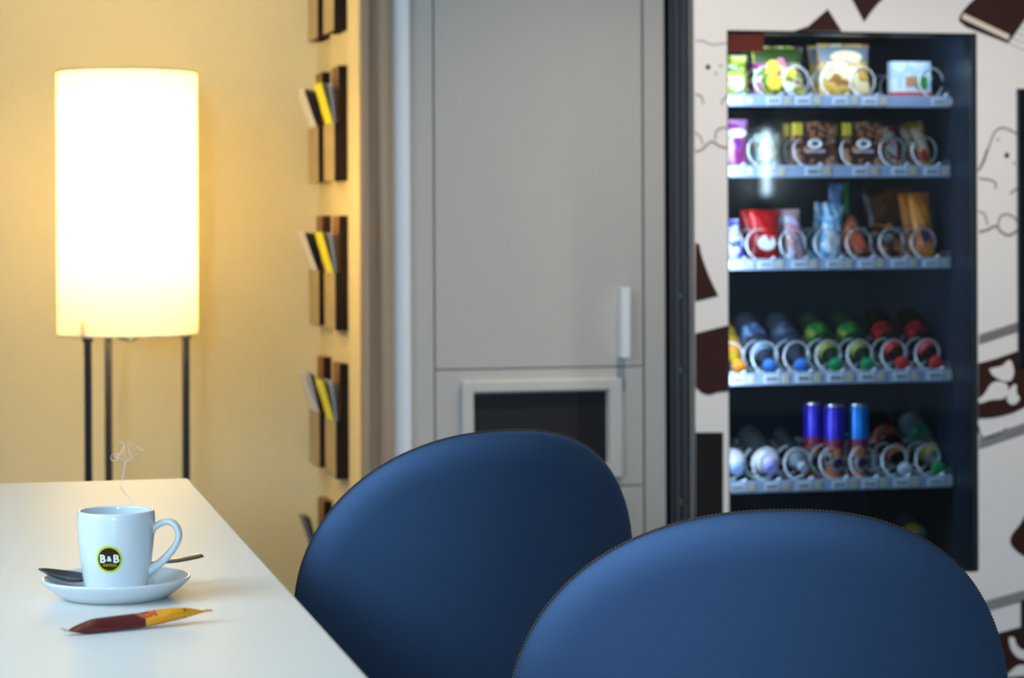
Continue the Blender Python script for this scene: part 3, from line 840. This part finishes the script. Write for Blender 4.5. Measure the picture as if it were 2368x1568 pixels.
# interior light: LED strip standing behind the left door edge
V(MB().box(GX0 - .036, GX0 - .026, YV + .055, YV + .075, .3, 1.50)).build('led_strip', mat('led_strip', (.9, .95, 1), .4, emit=(.72, .86, 1), estr=2.0), ven)
area('led_strip_light', (GX0 - .020, YV + .065, 1.04), (0, -math.radians(90), math.radians(38)), 1.0, .02, 5.0, (.62, .80, 1.0))
area('top_fill_light', ((GX0 + GX1) / 2, YV + .062, GZ1 + .008), (math.radians(22), 0, 0), .5, .015, 1.2, (.75, .86, 1.0))  # fill light added to brighten the product fronts

# shelves with coils
YS = 5.33
m_strip = mat('shelf_strip', lin((150, 172, 205)), .35)
m_tray = mat('shelf_tray', (.05, .06, .08), .4)
m_tick = mat('price_card', lin((214, 224, 236)), .5)
m_tick2 = mat('price_card_tan', lin((190, 184, 165)), .5)
m_ink = mat('price_ink', (.05, .06, .1), .5)
m_coil = mat('coil_wire', (.82, .88, .95), .2, metal=.25, spec=1.0)
ROW = [(220, 247), (382, 410), (597, 623), (858, 887), (1106, 1134), (1345, 1372)]
LANES = {0: [1702, 1790, 1858, 1944, 2012, 2172], 1: [1702, 1775, 1880, 1990, 2080, 2155], 2: [1702, 1770, 1848, 1928, 2002, 2078, 2152],
         3: [1702, 1782, 1856, 1930, 2003, 2082, 2160], 4: [1702, 1782, 1856, 1938, 2008, 2082, 2160], 5: [1702, 1782, 1856, 1938, 2008, 2082, 2160]}
def row_z(r): return at(1940, ROW[r][0], Y=YS).z
helix = []
turns, pitch, cr = 6, .062, .0365
for i in range(turns * 28 + 1):
    q = 2 * PI * i / 28
    helix.append((cr * math.sin(q + 2.4), pitch * i / 28, cr * math.cos(q + 2.4)))
coil_mesh = None
shelf_top = []
for r in range(6):
    zt_, zb_ = row_z(r), at(1940, ROW[r][1], Y=YS).z
    m = MB().box(IX0 + .001, IX1 - .001, YS + .004, IYB - .04, zt_ - .014, zt_ - .010)
    m.box(IX0 + .001, IX0 + .004, YS + .004, IYB - .04, zt_ - .010, zt_ + .015); m.box(IX1 - .004, IX1 - .001, YS + .004, IYB - .04, zt_ - .010, zt_ + .015)
    sh = V(m).build('shelf', m_tray, ven)
    V(MB().box(IX0 + .002, IX1 - .004, YS - .002, YS + .004, zb_, zt_, .001)).build('front_strip', m_strip, sh)
    for px in LANES[r]:
        cx = vx(px, YS)
        for k, (dx, wd, mt) in enumerate(((0, .036, m_tick), (.034, .018, m_tick2))):
            V(MB().box(cx + dx - wd / 2, cx + dx + wd / 2, YS - .0035, YS - .002, zb_ + .005, zt_ - .005)).build('price_card', mt, sh)
        mk = MB()
        for k in range(4): mk.box(cx - .013 + k * .007, cx - .009 + k * .007, YS - .0042, YS - .0034, zb_ + .010, zt_ - .011)
        V(mk).build('price_mark', m_ink, sh)
        cz_ = zt_ - .008 + cr + .003
        if coil_mesh is None:
            co = MB().tube(helix, .0023, 6).build('spiral_coil', m_coil, sh, smooth=70); coil_mesh = co.data
        else:
            co = bpy.data.objects.new('spiral_coil', coil_mesh); COL.objects.link(co); co.parent = sh
        co.location = (cx - 2.1, YS + .006 - 5.5, cz_)
    shelf_top.append(zt_ - .010)

# ------------------------------------------------------------------ products
RN = ['top shelf', 'second shelf', 'third shelf', 'fourth shelf', 'fifth shelf', 'lowest shelf']
def bag(w, h, t, mt, seal_mt, tilt=0.0, panel_mt=None, lean=0.0):
    """pillow pouch; returns builder parts around the bottom centre"""
    vs = []; fs = []; NU, NV = 16, 20
    for side in (1, -1):
        for i in range(NV + 1):
            v = i / NV
            for j in range(NU + 1):
                u = -1 + 2 * j / NU
                k = (max(0, 1 - abs(u) ** 2.5)) ** .6 * (max(0, math.sin(PI * min(max((v - .03) / .94, 0), 1)))) ** .5
                wr = .0012 * math.sin(u * 9 + v * 14)
                vs.append((u * w / 2 * (1 - .06 * math.sin(PI * v)), -side * (t / 2 * k + wr * k), v * h))
    n = (NU + 1) * (NV + 1)
    for side in (0, 1):
        for i in range(NV):
            for j in range(NU): fs.append((side * n + i * (NU + 1) + j, side * n + i * (NU + 1) + j + 1, side * n + (i + 1) * (NU + 1) + j + 1, side * n + (i + 1) * (NU + 1) + j))
    return MB().add(vs, fs)
def product(kind, label, group, px, py_bot, row, Yd, w, h, t, mt, seal=None, panel=None, rot=0.0, lean=-.12, panel_box=None, cat='snack'):
    x = vx(px, Yd, py_bot); z = shelf_top[row]
    o = thing(kind, label, cat, (x, Yd, z), 0, group)
    R = Matrix.Rotation(rot, 4, 'Y') @ Matrix.Rotation(lean, 4, 'X')
    dz = max(0, abs(math.sin(rot)) * w / 2) + .0008
    R = Matrix.Translation((0, 0, dz)) @ R
    def tf(mb): mb.v = [tuple(R @ Vector(v)) for v in mb.v]; return mb
    if 'box' in kind:
        tf(MB().box(-w / 2, w / 2, -t / 2, t / 2, 0, h, .001)).build('carton', mt, o)
    else:
        tf(bag(w, h, t, mt, seal)).build('pouch', mt, o, smooth=70)
        for zz in (0.004, h - .009):
            tf(MB().box(-w / 2, w / 2, -.0012, .0012, zz - .004, zz + .005)).build('seal', seal or mt, o)
    if panel:
        pw, pz0, pz1 = panel_box or (.55, .35, .7)
        if 'box' in kind: tf(MB().box(-w / 2 * pw, w / 2 * pw, -t / 2 - .0012, -t / 2 + .001, h * pz0, h * pz1, .0004)).build('printed_panel', panel, o)
        else:
            vs = []; n = 20
            cz2 = h * (pz0 + pz1) / 2; rz = h * (pz1 - pz0) / 2
            for q in range(n): vs.append((w / 2 * pw * math.cos(2 * PI * q / n), -t * .47 - .001, cz2 + rz * math.sin(2 * PI * q / n)))
            tf(MB().prism(vs, (0, t * .3, 0))).build('printed_panel', panel, o)
    return o
P = lambda n, cols, sc_=30, seed=0, st=(1, 1, 1): print_mat(n, cols, sc_, .3, seed, st)
YP = 5.385
W_ = mat('label_white', lin((230, 232, 236)), .4); Pk = mat('label_pink', lin((225, 120, 160)), .4); Yl = mat('label_yellow', lin((230, 205, 60)), .4)
Rd = mat('label_red', lin((200, 40, 35)), .4); Gr = mat('label_green', lin((60, 140, 60)), .4); Or = mat('label_orange', lin((235, 140, 50)), .4)
Bl = mat('label_blue', lin((70, 110, 210)), .4); Cr = mat('label_cream', lin((225, 205, 160)), .4); Bk = mat('label_black', lin((25, 20, 22)), .4)
PR = [
 # kind,label,px,row,w,h,t,mat,seal,panel,panel_box,rot,lean,back copies
 ('snack_bag', 'green and yellow snack bag at the left edge of the top shelf', 1702, 0, .062, .105, .035, P('p1', [(90, 130, 20), (200, 210, 60), (120, 160, 30), (235, 235, 150)], 28, 1), Gr, W_, (.5, .15, .5), 0, -.15, 1),
 ('snack_bag', 'purple and yellow fruit snack bag, second on the top shelf', 1802, 0, .125, .128, .045, P('p2', [(90, 25, 80), (215, 205, 60), (60, 120, 40), (230, 225, 170), (150, 40, 110)], 24, 4), Gr, Pk, (.2, .5, .75), 0, -.15, 1),
 ('snack_bag', 'golden snack bag with grey top, middle of the top shelf', 1955, 0, .130, .135, .045, P('p3', [(205, 160, 60), (225, 185, 95), (160, 110, 50), (235, 220, 170)], 20, 2), mat('seal_grey', lin((120, 130, 150)), .4), Cr, (.6, .62, .85), 0, -.15, 1),
 ('snack_box', 'white snack box with red base and round picture on the top shelf', 2103, 0, .098, .092, .03, P('p4', [(205, 225, 240), (225, 238, 246), (185, 215, 235)], 22, 5), None, mat('box_brown_picture', lin((190, 140, 110)), .4), (.32, .35, .62), 0, -.02, 0),
 ('snack_bag', 'magenta sweet bag at the left edge of the second shelf', 1703, 1, .062, .118, .035, P('p5', [(120, 10, 100), (190, 20, 140), (90, 20, 120), (220, 150, 210)], 22, 3), mat('seal_magenta', lin((190, 30, 150)), .35), W_, (.7, .62, .8), 0, -.1, 1),
 ('snack_bag', 'pale cream packet beside the magenta bag on the second shelf', 1776, 1, .062, .085, .03, P('p6', [(200, 205, 190), (120, 140, 130), (215, 200, 150), (150, 190, 210)], 26, 6), None, Cr, (.5, .3, .6), 0, -.08, 1),
 ('snack_box', 'left one of two brown coffee bean boxes on the second shelf', 1878, 1, .098, .112, .04, P('p7', [(66, 34, 24), (104, 60, 42), (48, 24, 18), (200, 140, 110)], 60, 7), None, W_, (.4, .35, .44), 0, -.02, 1),
 ('snack_box', 'right one of two brown coffee bean boxes on the second shelf', 1990, 1, .098, .112, .04, P('p7', [], 75), None, W_, (.4, .35, .44), 0, -.02, 1),
 ('snack_bar', 'red and pink sweet packet on the second shelf', 2072, 1, .040, .100, .022, P('p8', [(190, 30, 50), (235, 160, 170), (240, 225, 190), (150, 20, 40)], 40, 8), None, W_, (.5, .3, .6), -.22, -.15, 1),
 ('snack_bar', 'green and red slanted bar at the right end of the second shelf', 2142, 1, .036, .112, .020, P('p9', [(150, 60, 30), (150, 170, 50), (220, 120, 50), (240, 210, 180)], 38, 9), None, Rd, (.5, .2, .4), -.20, -.15, 1),
 ('snack_bar', 'blue and white chocolate bar at the left edge of the third shelf', 1702, 2, .045, .100, .022, P('p10', [(70, 80, 190), (220, 225, 245), (90, 100, 210)], 34, 10), None, W_, (.5, .45, .6), -.10, -.2, 1),
 ('snack_bag', 'red snack bag with white emblem on the third shelf', 1768, 2, .076, .122, .04, P('p11', [(170, 18, 24), (200, 30, 34), (140, 14, 20)], 22, 11), Rd, W_, (.55, .2, .5), .04, -.12, 1),
 ('snack_bar', 'pink and white bar right of the red bag', 1842, 2, .044, .125, .022, P('p12', [(190, 150, 160), (215, 190, 180), (150, 60, 80), (200, 205, 235)], 40, 12), None, Pk, (.5, .55, .7), -.05, -.2, 1),
 ('snack_bar', 'light blue and white bar in the middle of the third shelf', 1918, 2, .050, .138, .024, P('p13', [(90, 160, 220), (215, 235, 250), (130, 190, 235)], 26, 13), None, W_, (.6, .2, .5), .16, -.2, 1),
 ('snack_bar', 'black and salmon red bar on the third shelf', 1998, 2, .042, .108, .022, P('p14', [(40, 22, 20), (205, 95, 70), (60, 30, 26), (190, 120, 70)], 36, 14), None, mat('label_salmon', lin((210, 90, 65)), .4), (.6, .2, .6), -.35, -.2, 1),
 ('snack_bar', 'orange and black wafer bar on the third shelf', 2070, 2, .048, .080, .024, P('p15', [(230, 140, 50), (215, 120, 40), (60, 30, 20)], 30, 15), Or, mat('label_greyblue', lin((120, 130, 140)), .4), (.5, .5, .75), -.35, -.2, 1),
 ('snack_bag', 'tall orange wafer bag at the right end of the third shelf', 2142, 2, .052, .165, .03, P('p16', [(235, 150, 60), (220, 125, 45), (200, 110, 50)], 20, 16), Or, mat('label_navy', lin((60, 60, 90)), .4), (.45, .25, .5), -.04, -.22, 1),
]
for (kind, label, px, row, w_, h_, t_, mt, seal, pan, pbx, rot, lean, back) in PR:
    o = product(kind, label, 'snacks in the coils of the vending machine', px, ROW[row][0], row, YP, w_, h_, t_, mt, seal, pan, rot, lean, pbx)
    if 'white snack box' in label:
        MB().box(-w_ / 2 - .0005, w_ / 2 + .0005, -t_ / 2 - .002, t_ / 2, .001, h_ * .22).build('red_base', Rd, o)
        MB().box(.012, .038, -t_ / 2 - .0022, 0, h_ * .32, h_ * .62).build('green_picture', Gr, o)
    if 'coffee bean' in label:
        MB().box(-w_ / 2 - .0003, -w_ / 2 + .018, -t_ / 2 - .0012, 0, h_ * .72, h_ * .98).build('yellow_corner', Yl, o)
        vsx = [(.036 * math.cos(q / 20 * 2 * PI), -t_ / 2 - .0008, h_ * .42 + .036 * math.sin(q / 20 * 2 * PI)) for q in range(20)]
        MB().prism(vsx, (0, .004, 0)).build('round_label', mat('dark_brown_disc', lin((56, 30, 24)), .4), o)
    if 'purple and yellow' in label or 'golden snack' in label:
        bm_ = mat('band_dark_green', lin((46, 70, 24)), .35) if 'purple' in label else mat('band_grey_blue', lin((112, 126, 140)), .35)
        vs_ = []; NUb = 12
        for r_ in range(7):
            v = .66 + .29 * r_ / 6
            for q in range(NUb + 1):
                u = -.97 + 1.94 * q / NUb
                k = (1 - abs(u) ** 2.5) ** .6 * math.sin(PI * min((v - .03) / .94, 1)) ** .5
                vs_.append((u * w_ / 2 * (1 - .06 * math.sin(PI * v)), -(t_ / 2 * k + .0012 * k) - .0008, v * h_))
        mb_ = MB().add([tuple(Matrix.Translation((0, 0, .0008)) @ Matrix.Rotation(lean, 4, 'X') @ Vector(v)) for v in vs_], [(r_ * (NUb + 1) + q, r_ * (NUb + 1) + q + 1, (r_ + 1) * (NUb + 1) + q + 1, (r_ + 1) * (NUb + 1) + q) for r_ in range(6) for q in range(NUb)])
        mb_.build('top_band', bm_, o, smooth=60)
        if 'purple' in label:
            for (ux, uz, rr_) in ((-.3, .58, .017), (-.28, .3, .019), (.38, .48, .013), (.30, .22, .011)):
                vv = [tuple(Matrix.Rotation(lean, 4, 'X') @ Vector((ux * w_ / 2 + rr_ * math.cos(q / 16 * 2 * PI), -t_ * .5 - .0015, uz * h_ + rr_ * math.sin(q / 16 * 2 * PI)))) for q in range(16)]
                MB().prism(vv, (0, .006, 0)).build('fruit_picture', Yl if rr_ > .012 else W_, o)
    if 'coffee bean' in label:
        rg = random.Random(3)
        mb_ = MB()
        for q in range(46):
            bx, bz = rg.uniform(-.044, .044), rg.uniform(.006, .106)
            if bx < -.026 and bz > .075: continue
            a_ = rg.uniform(0, 3.1)
            mb_.prism([(bx + .0052 * math.cos(t2) * math.cos(a_) - .0034 * math.sin(t2) * math.sin(a_), -t_ / 2 - .0006 - .00001 * q, bz + .0052 * math.cos(t2) * math.sin(a_) + .0034 * math.sin(t2) * math.cos(a_)) for t2 in [k2 / 8 * 2 * PI for k2 in range(8)]], (0, .0005, 0))
        mb_.build('bean_print', mat('bean_brown', lin((196, 126, 84)), .4), o)
        MB().box(-.024, .024, -t_ / 2 - .0022, -t_ / 2, h_ * .36, h_ * .42).build('pale_lettering', mat('pale_mauve', lin((200, 176, 186)), .4), o)
        MB().tube([(.014 * math.cos(q / 12 * 2 * PI), -t_ / 2 - .002, h_ * .54 + .009 * math.sin(q / 12 * 2 * PI)) for q in range(12)], .004, 6, closed=True).build('crest', W_, o)
    for k in range(back):
        c = copy_tree(o); c.location = o.location + Vector((0, .062 * (k + 1), 0))
        c['label'] = 'behind the ' + label.split(' at the')[0].split(' on the')[0].split(', ')[0]

# taller packs standing far back in the third row
product('snack_bar', 'tall narrow green packet behind the light blue bar', 'snacks in the coils of the vending machine', 1957, ROW[2][0], 2, YP + .15, .018, .190, .016, mat('pack_green', lin((20, 150, 50)), .35), None, None, 0, -.02)
product('snack_bag', 'wide brown and orange pack far back above the orange bar', 'snacks in the coils of the vending machine', 2052, ROW[2][0], 2, YP + .19, .125, .175, .03, P('p17', [(90, 50, 26), (130, 74, 34), (60, 34, 22)], 20, 31), None, None, 0, -.02)
product('snack_bar', 'pale blue tall packet leaning far back above the light blue bar', 'snacks in the coils of the vending machine', 1925, ROW[2][0], 2, YP + .12, .035, .185, .02, P('p18', [(70, 100, 150), (110, 140, 190)], 30, 32), None, None, .06, -.02)
# bottles
m_pet = mat('clear_plastic', (.85, .92, .98), .08, trans=.85, ior=1.2)
m_cola = mat('cola', (.012, .006, .005), .12); m_yel = mat('orange_drink', (.55, .34, .02), .15); m_grn = mat('green_plastic', (.03, .07, .045), .12, trans=.5, ior=1.2)
m_wat = mat('water_plastic', (.07, .09, .14), .12, trans=.5, ior=1.2)
def bottle(label, group, px, row, body, cap_mt, lab_mt, lab2=None, elev=28, Yd=YP - .012, big=False, dz=0.0):
    x = vx(px, Yd, ROW[row][0])
    o = thing('drink_bottle', label, 'bottle', (x, Yd, shelf_top[row]), 0, group)
    R = Matrix.Translation((0, 0, .017 + dz)) @ Matrix.Rotation(-(PI / 2 - math.radians(elev)), 4, 'X')
    k = 1.0
    prof = [(.0115, .018), (.0125, .030), (.0125, .038), (.018, .052), (.027, .070), (.0315, .088), (.0322, .105), (.0300, .112), (.0300, .150), (.0322, .158), (.0322, .200), (.0300, .214), (.022, .220), (0, .217)]
    MB().lathe(prof, 24, M=R).build('body', body, o, smooth=50)
    cr_ = .016
    MB().lathe([(cr_ * .8, 0), (cr_, .002), (cr_, .016), (cr_ * .85, .0185)], 20, M=R).build('cap', cap_mt, o, smooth=40)
    MB().lathe([(.0312, .110), (.0324, .114), (.0324, .152), (.0312, .156)], 24, M=R, capends=False).build('paper_label', lab_mt, o, smooth=50)
    if lab2: MB().lathe([(.0205, .056), (.0255, .066), (.0290, .076)], 24, M=R, capends=False).build('neck_label', lab2, o, smooth=50)
    return o
capO = mat('cap_orange', lin((240, 150, 50)), .35); capB = mat('cap_blue', lin((70, 140, 235)), .35); capG = mat('cap_green', lin((40, 160, 100)), .35)
capR = mat('cap_red', lin((225, 60, 60)), .35); capW = mat('cap_white', lin((215, 225, 245)), .35)
gB = 'drink bottles lying in the coils'
bo_ = [
 ('orange drink bottle with orange cap at the left of the fourth shelf', 1712, 3, m_yel, capO, P('l1', [(220, 110, 40), (80, 140, 60), (240, 190, 60)], 40, 20), Or),
 ('left one of two water bottles with blue caps on the fourth shelf', 1782, 3, m_wat, capB, P('l2', [(60, 90, 140), (150, 180, 215), (50, 70, 120)], 40, 21), mat('neck_pale', lin((120, 150, 180)), .4)),
 ('right one of two water bottles with blue caps on the fourth shelf', 1856, 3, m_wat, capB, P('l3', [(60, 70, 100), (100, 110, 140)], 40, 22), None),
 ('left one of two green-capped bottles on the fourth shelf', 1936, 3, m_grn, capG, P('l4', [(40, 110, 50), (70, 150, 60), (170, 170, 80)], 40, 23), mat('neck_olive', lin((150, 150, 70)), .4)),
 ('right one of two green-capped bottles on the fourth shelf', 2010, 3, m_grn, capG, P('l4', []), mat('neck_olive', (0, 0, 0))),
 ('left one of two cola bottles with red caps on the fourth shelf', 2090, 3, m_cola, capR, P('l5', [(190, 20, 30), (220, 40, 45), (130, 30, 34)], 30, 24), Rd),
 ('right one of two cola bottles with red caps on the fourth shelf', 2168, 3, m_cola, capR, P('l5', []), mat('neck_pinkred', lin((225, 80, 95)), .4)),
 ('cola bottle with white cap on the fifth shelf', 2096, 4, m_cola, capW, P('l6', [(120, 30, 30), (160, 140, 130), (180, 60, 40)], 40, 25), mat('neck_salmon', lin((220, 130, 100)), .4)),
 ('clear bottle with green cap at the right end of the fifth shelf', 2174, 4, m_pet, capG, P('l7', [(20, 130, 70), (60, 160, 90), (150, 170, 190)], 40, 26), mat('neck_yellow', lin((200, 180, 60)), .4)),
 ('pale bottle with white cap on the dark lowest shelf', 2084, 5, m_grn, capW, P('l8', [(100, 140, 140), (150, 180, 175)], 40, 27), None),
 ('pale bottle with yellow label at the right of the lowest shelf', 2160, 5, m_wat, capW, P('l9', [(120, 160, 170), (190, 180, 60)], 40, 28), mat('neck_yellow', (0, 0, 0))),
]
for (lb, px, row, body, cp, l1, l2) in bo_:
    b_ = bottle(lb, gB, px, row, body, cp, l1, l2)
# wide round white-topped drinks at the left of the fifth shelf
def cup_drink(label, px, R0, top_mt, rim_mt):
    x = vx(px, YP, ROW[4][0]); o = thing('dessert_cup', label, 'cup', (x, YP, shelf_top[4]), 0, 'white-lidded drinks on the fifth shelf')
    R = Matrix.Translation((0, .004, .0285 + .012)) @ Matrix.Rotation(-math.radians(68), 4, 'X')
    MB().lathe([(R0 * .98, .022), (R0, .030), (R0, .13), (R0 * .9, .145)], 28, M=R).build('body', mat('dark_clear', (.03, .035, .04), .15), o, smooth=50)
    MB().lathe([(R0 * .40, -.012), (R0 * .55, -.006), (R0 * .85, .006), (R0, .022)], 28, M=R, capends=False).build('shoulder', rim_mt, o, smooth=50)
    MB().lathe([(0, -.026), (R0 * .42, -.026), (R0 * .48, -.022), (R0 * .48, -.010)], 24, M=R).build('lid', top_mt, o, smooth=40)
    return o
milky = mat('milky_plastic', lin((215, 212, 225)), .4)
cup_drink('white plastic drink with pale blue cap at the left end of the fifth shelf', 1700, .032, mat('cap_paleblue', lin((150, 180, 230)), .4), milky)
cup_drink('white plastic drink with violet cap, second on the fifth shelf', 1778, .034, mat('cap_violet', lin((150, 150, 220)), .4), milky)
cup_drink('small clear drink with green mark, third on the fifth shelf', 1852, .024, mat('cap_grey', lin((170, 180, 200)), .4), mat('clear_grey', lin((120, 130, 140)), .2))
def can(label, px, Yd, c1_, c2_):
    x = vx(px, Yd, ROW[4][0]); o = thing('drink_can', label, 'can', (x, Yd, shelf_top[4]), 0, 'slim cans on the fifth shelf')
    MB().lathe([(.020, 0), (.0245, .005), (.0245, .076)], 28).build('lower_print', c2_, o, smooth=50)
    MB().lathe([(.0246, .074), (.0246, .096)], 28, capends=False).build('red_band', mat('can_red_band', lin((120, 30, 60)), .3), o, smooth=50)
    MB().lathe([(.0245, .096), (.0245, .167), (.0215, .174)], 28, capends=False).build('upper_print', c1_, o, smooth=50)
    MB().lathe([(.0215, .174), (.0215, .177), (.0195, .175), (0, .174)], 28).build('lid', mat('aluminium', (.7, .72, .7), .3, metal=1.0), o, smooth=40)
m_low = P('canlow', [(30, 30, 70), (180, 175, 165), (60, 50, 90), (190, 110, 60)], 34, 30)
can('dark violet slim can on the fifth shelf', 1930, YP + .01, mat('can_violet', lin((50, 40, 190)), .3, metal=.3), m_low)
can('bright blue slim can on the fifth shelf', 1986, YP + .01, mat('can_blue', lin((0, 120, 215)), .3, metal=.3), m_low)
can('violet slim can standing behind, left of the first violet can', 1882, YP + .075, MATS['can_violet'], m_low)

# unseen glowing tube, added to mirror a bright streak in the machine's glass
q0 = at(1776, 300, Y=2 * YV - (-2.12)); q1 = at(1768, 450, Y=2 * YV - (-2.12))
tl_ = thing('streak_tube', 'unseen vertical glow tube added for the streak in the glass', 'lamp', (q0.x, -2.19, q1.z))
m_tube = mat('tube_glow', (1, 1, 1), .4, emit=(.62, .85, 1.0), estr=26)
MB().tube([(0, .07, 0), (0, .07, q0.z - q1.z)], .017, 16).build('tube', m_tube, tl_)
MB().box(-.03, .03, 0, .03, -.03, q0.z - q1.z + .03, .003).build('base_plate', m_frame, tl_)
for z in (-.015, q0.z - q1.z + .0): MB().box(-.028, .028, .02, .10, z, z + .015, .002).build('end_cap', m_frame, tl_)
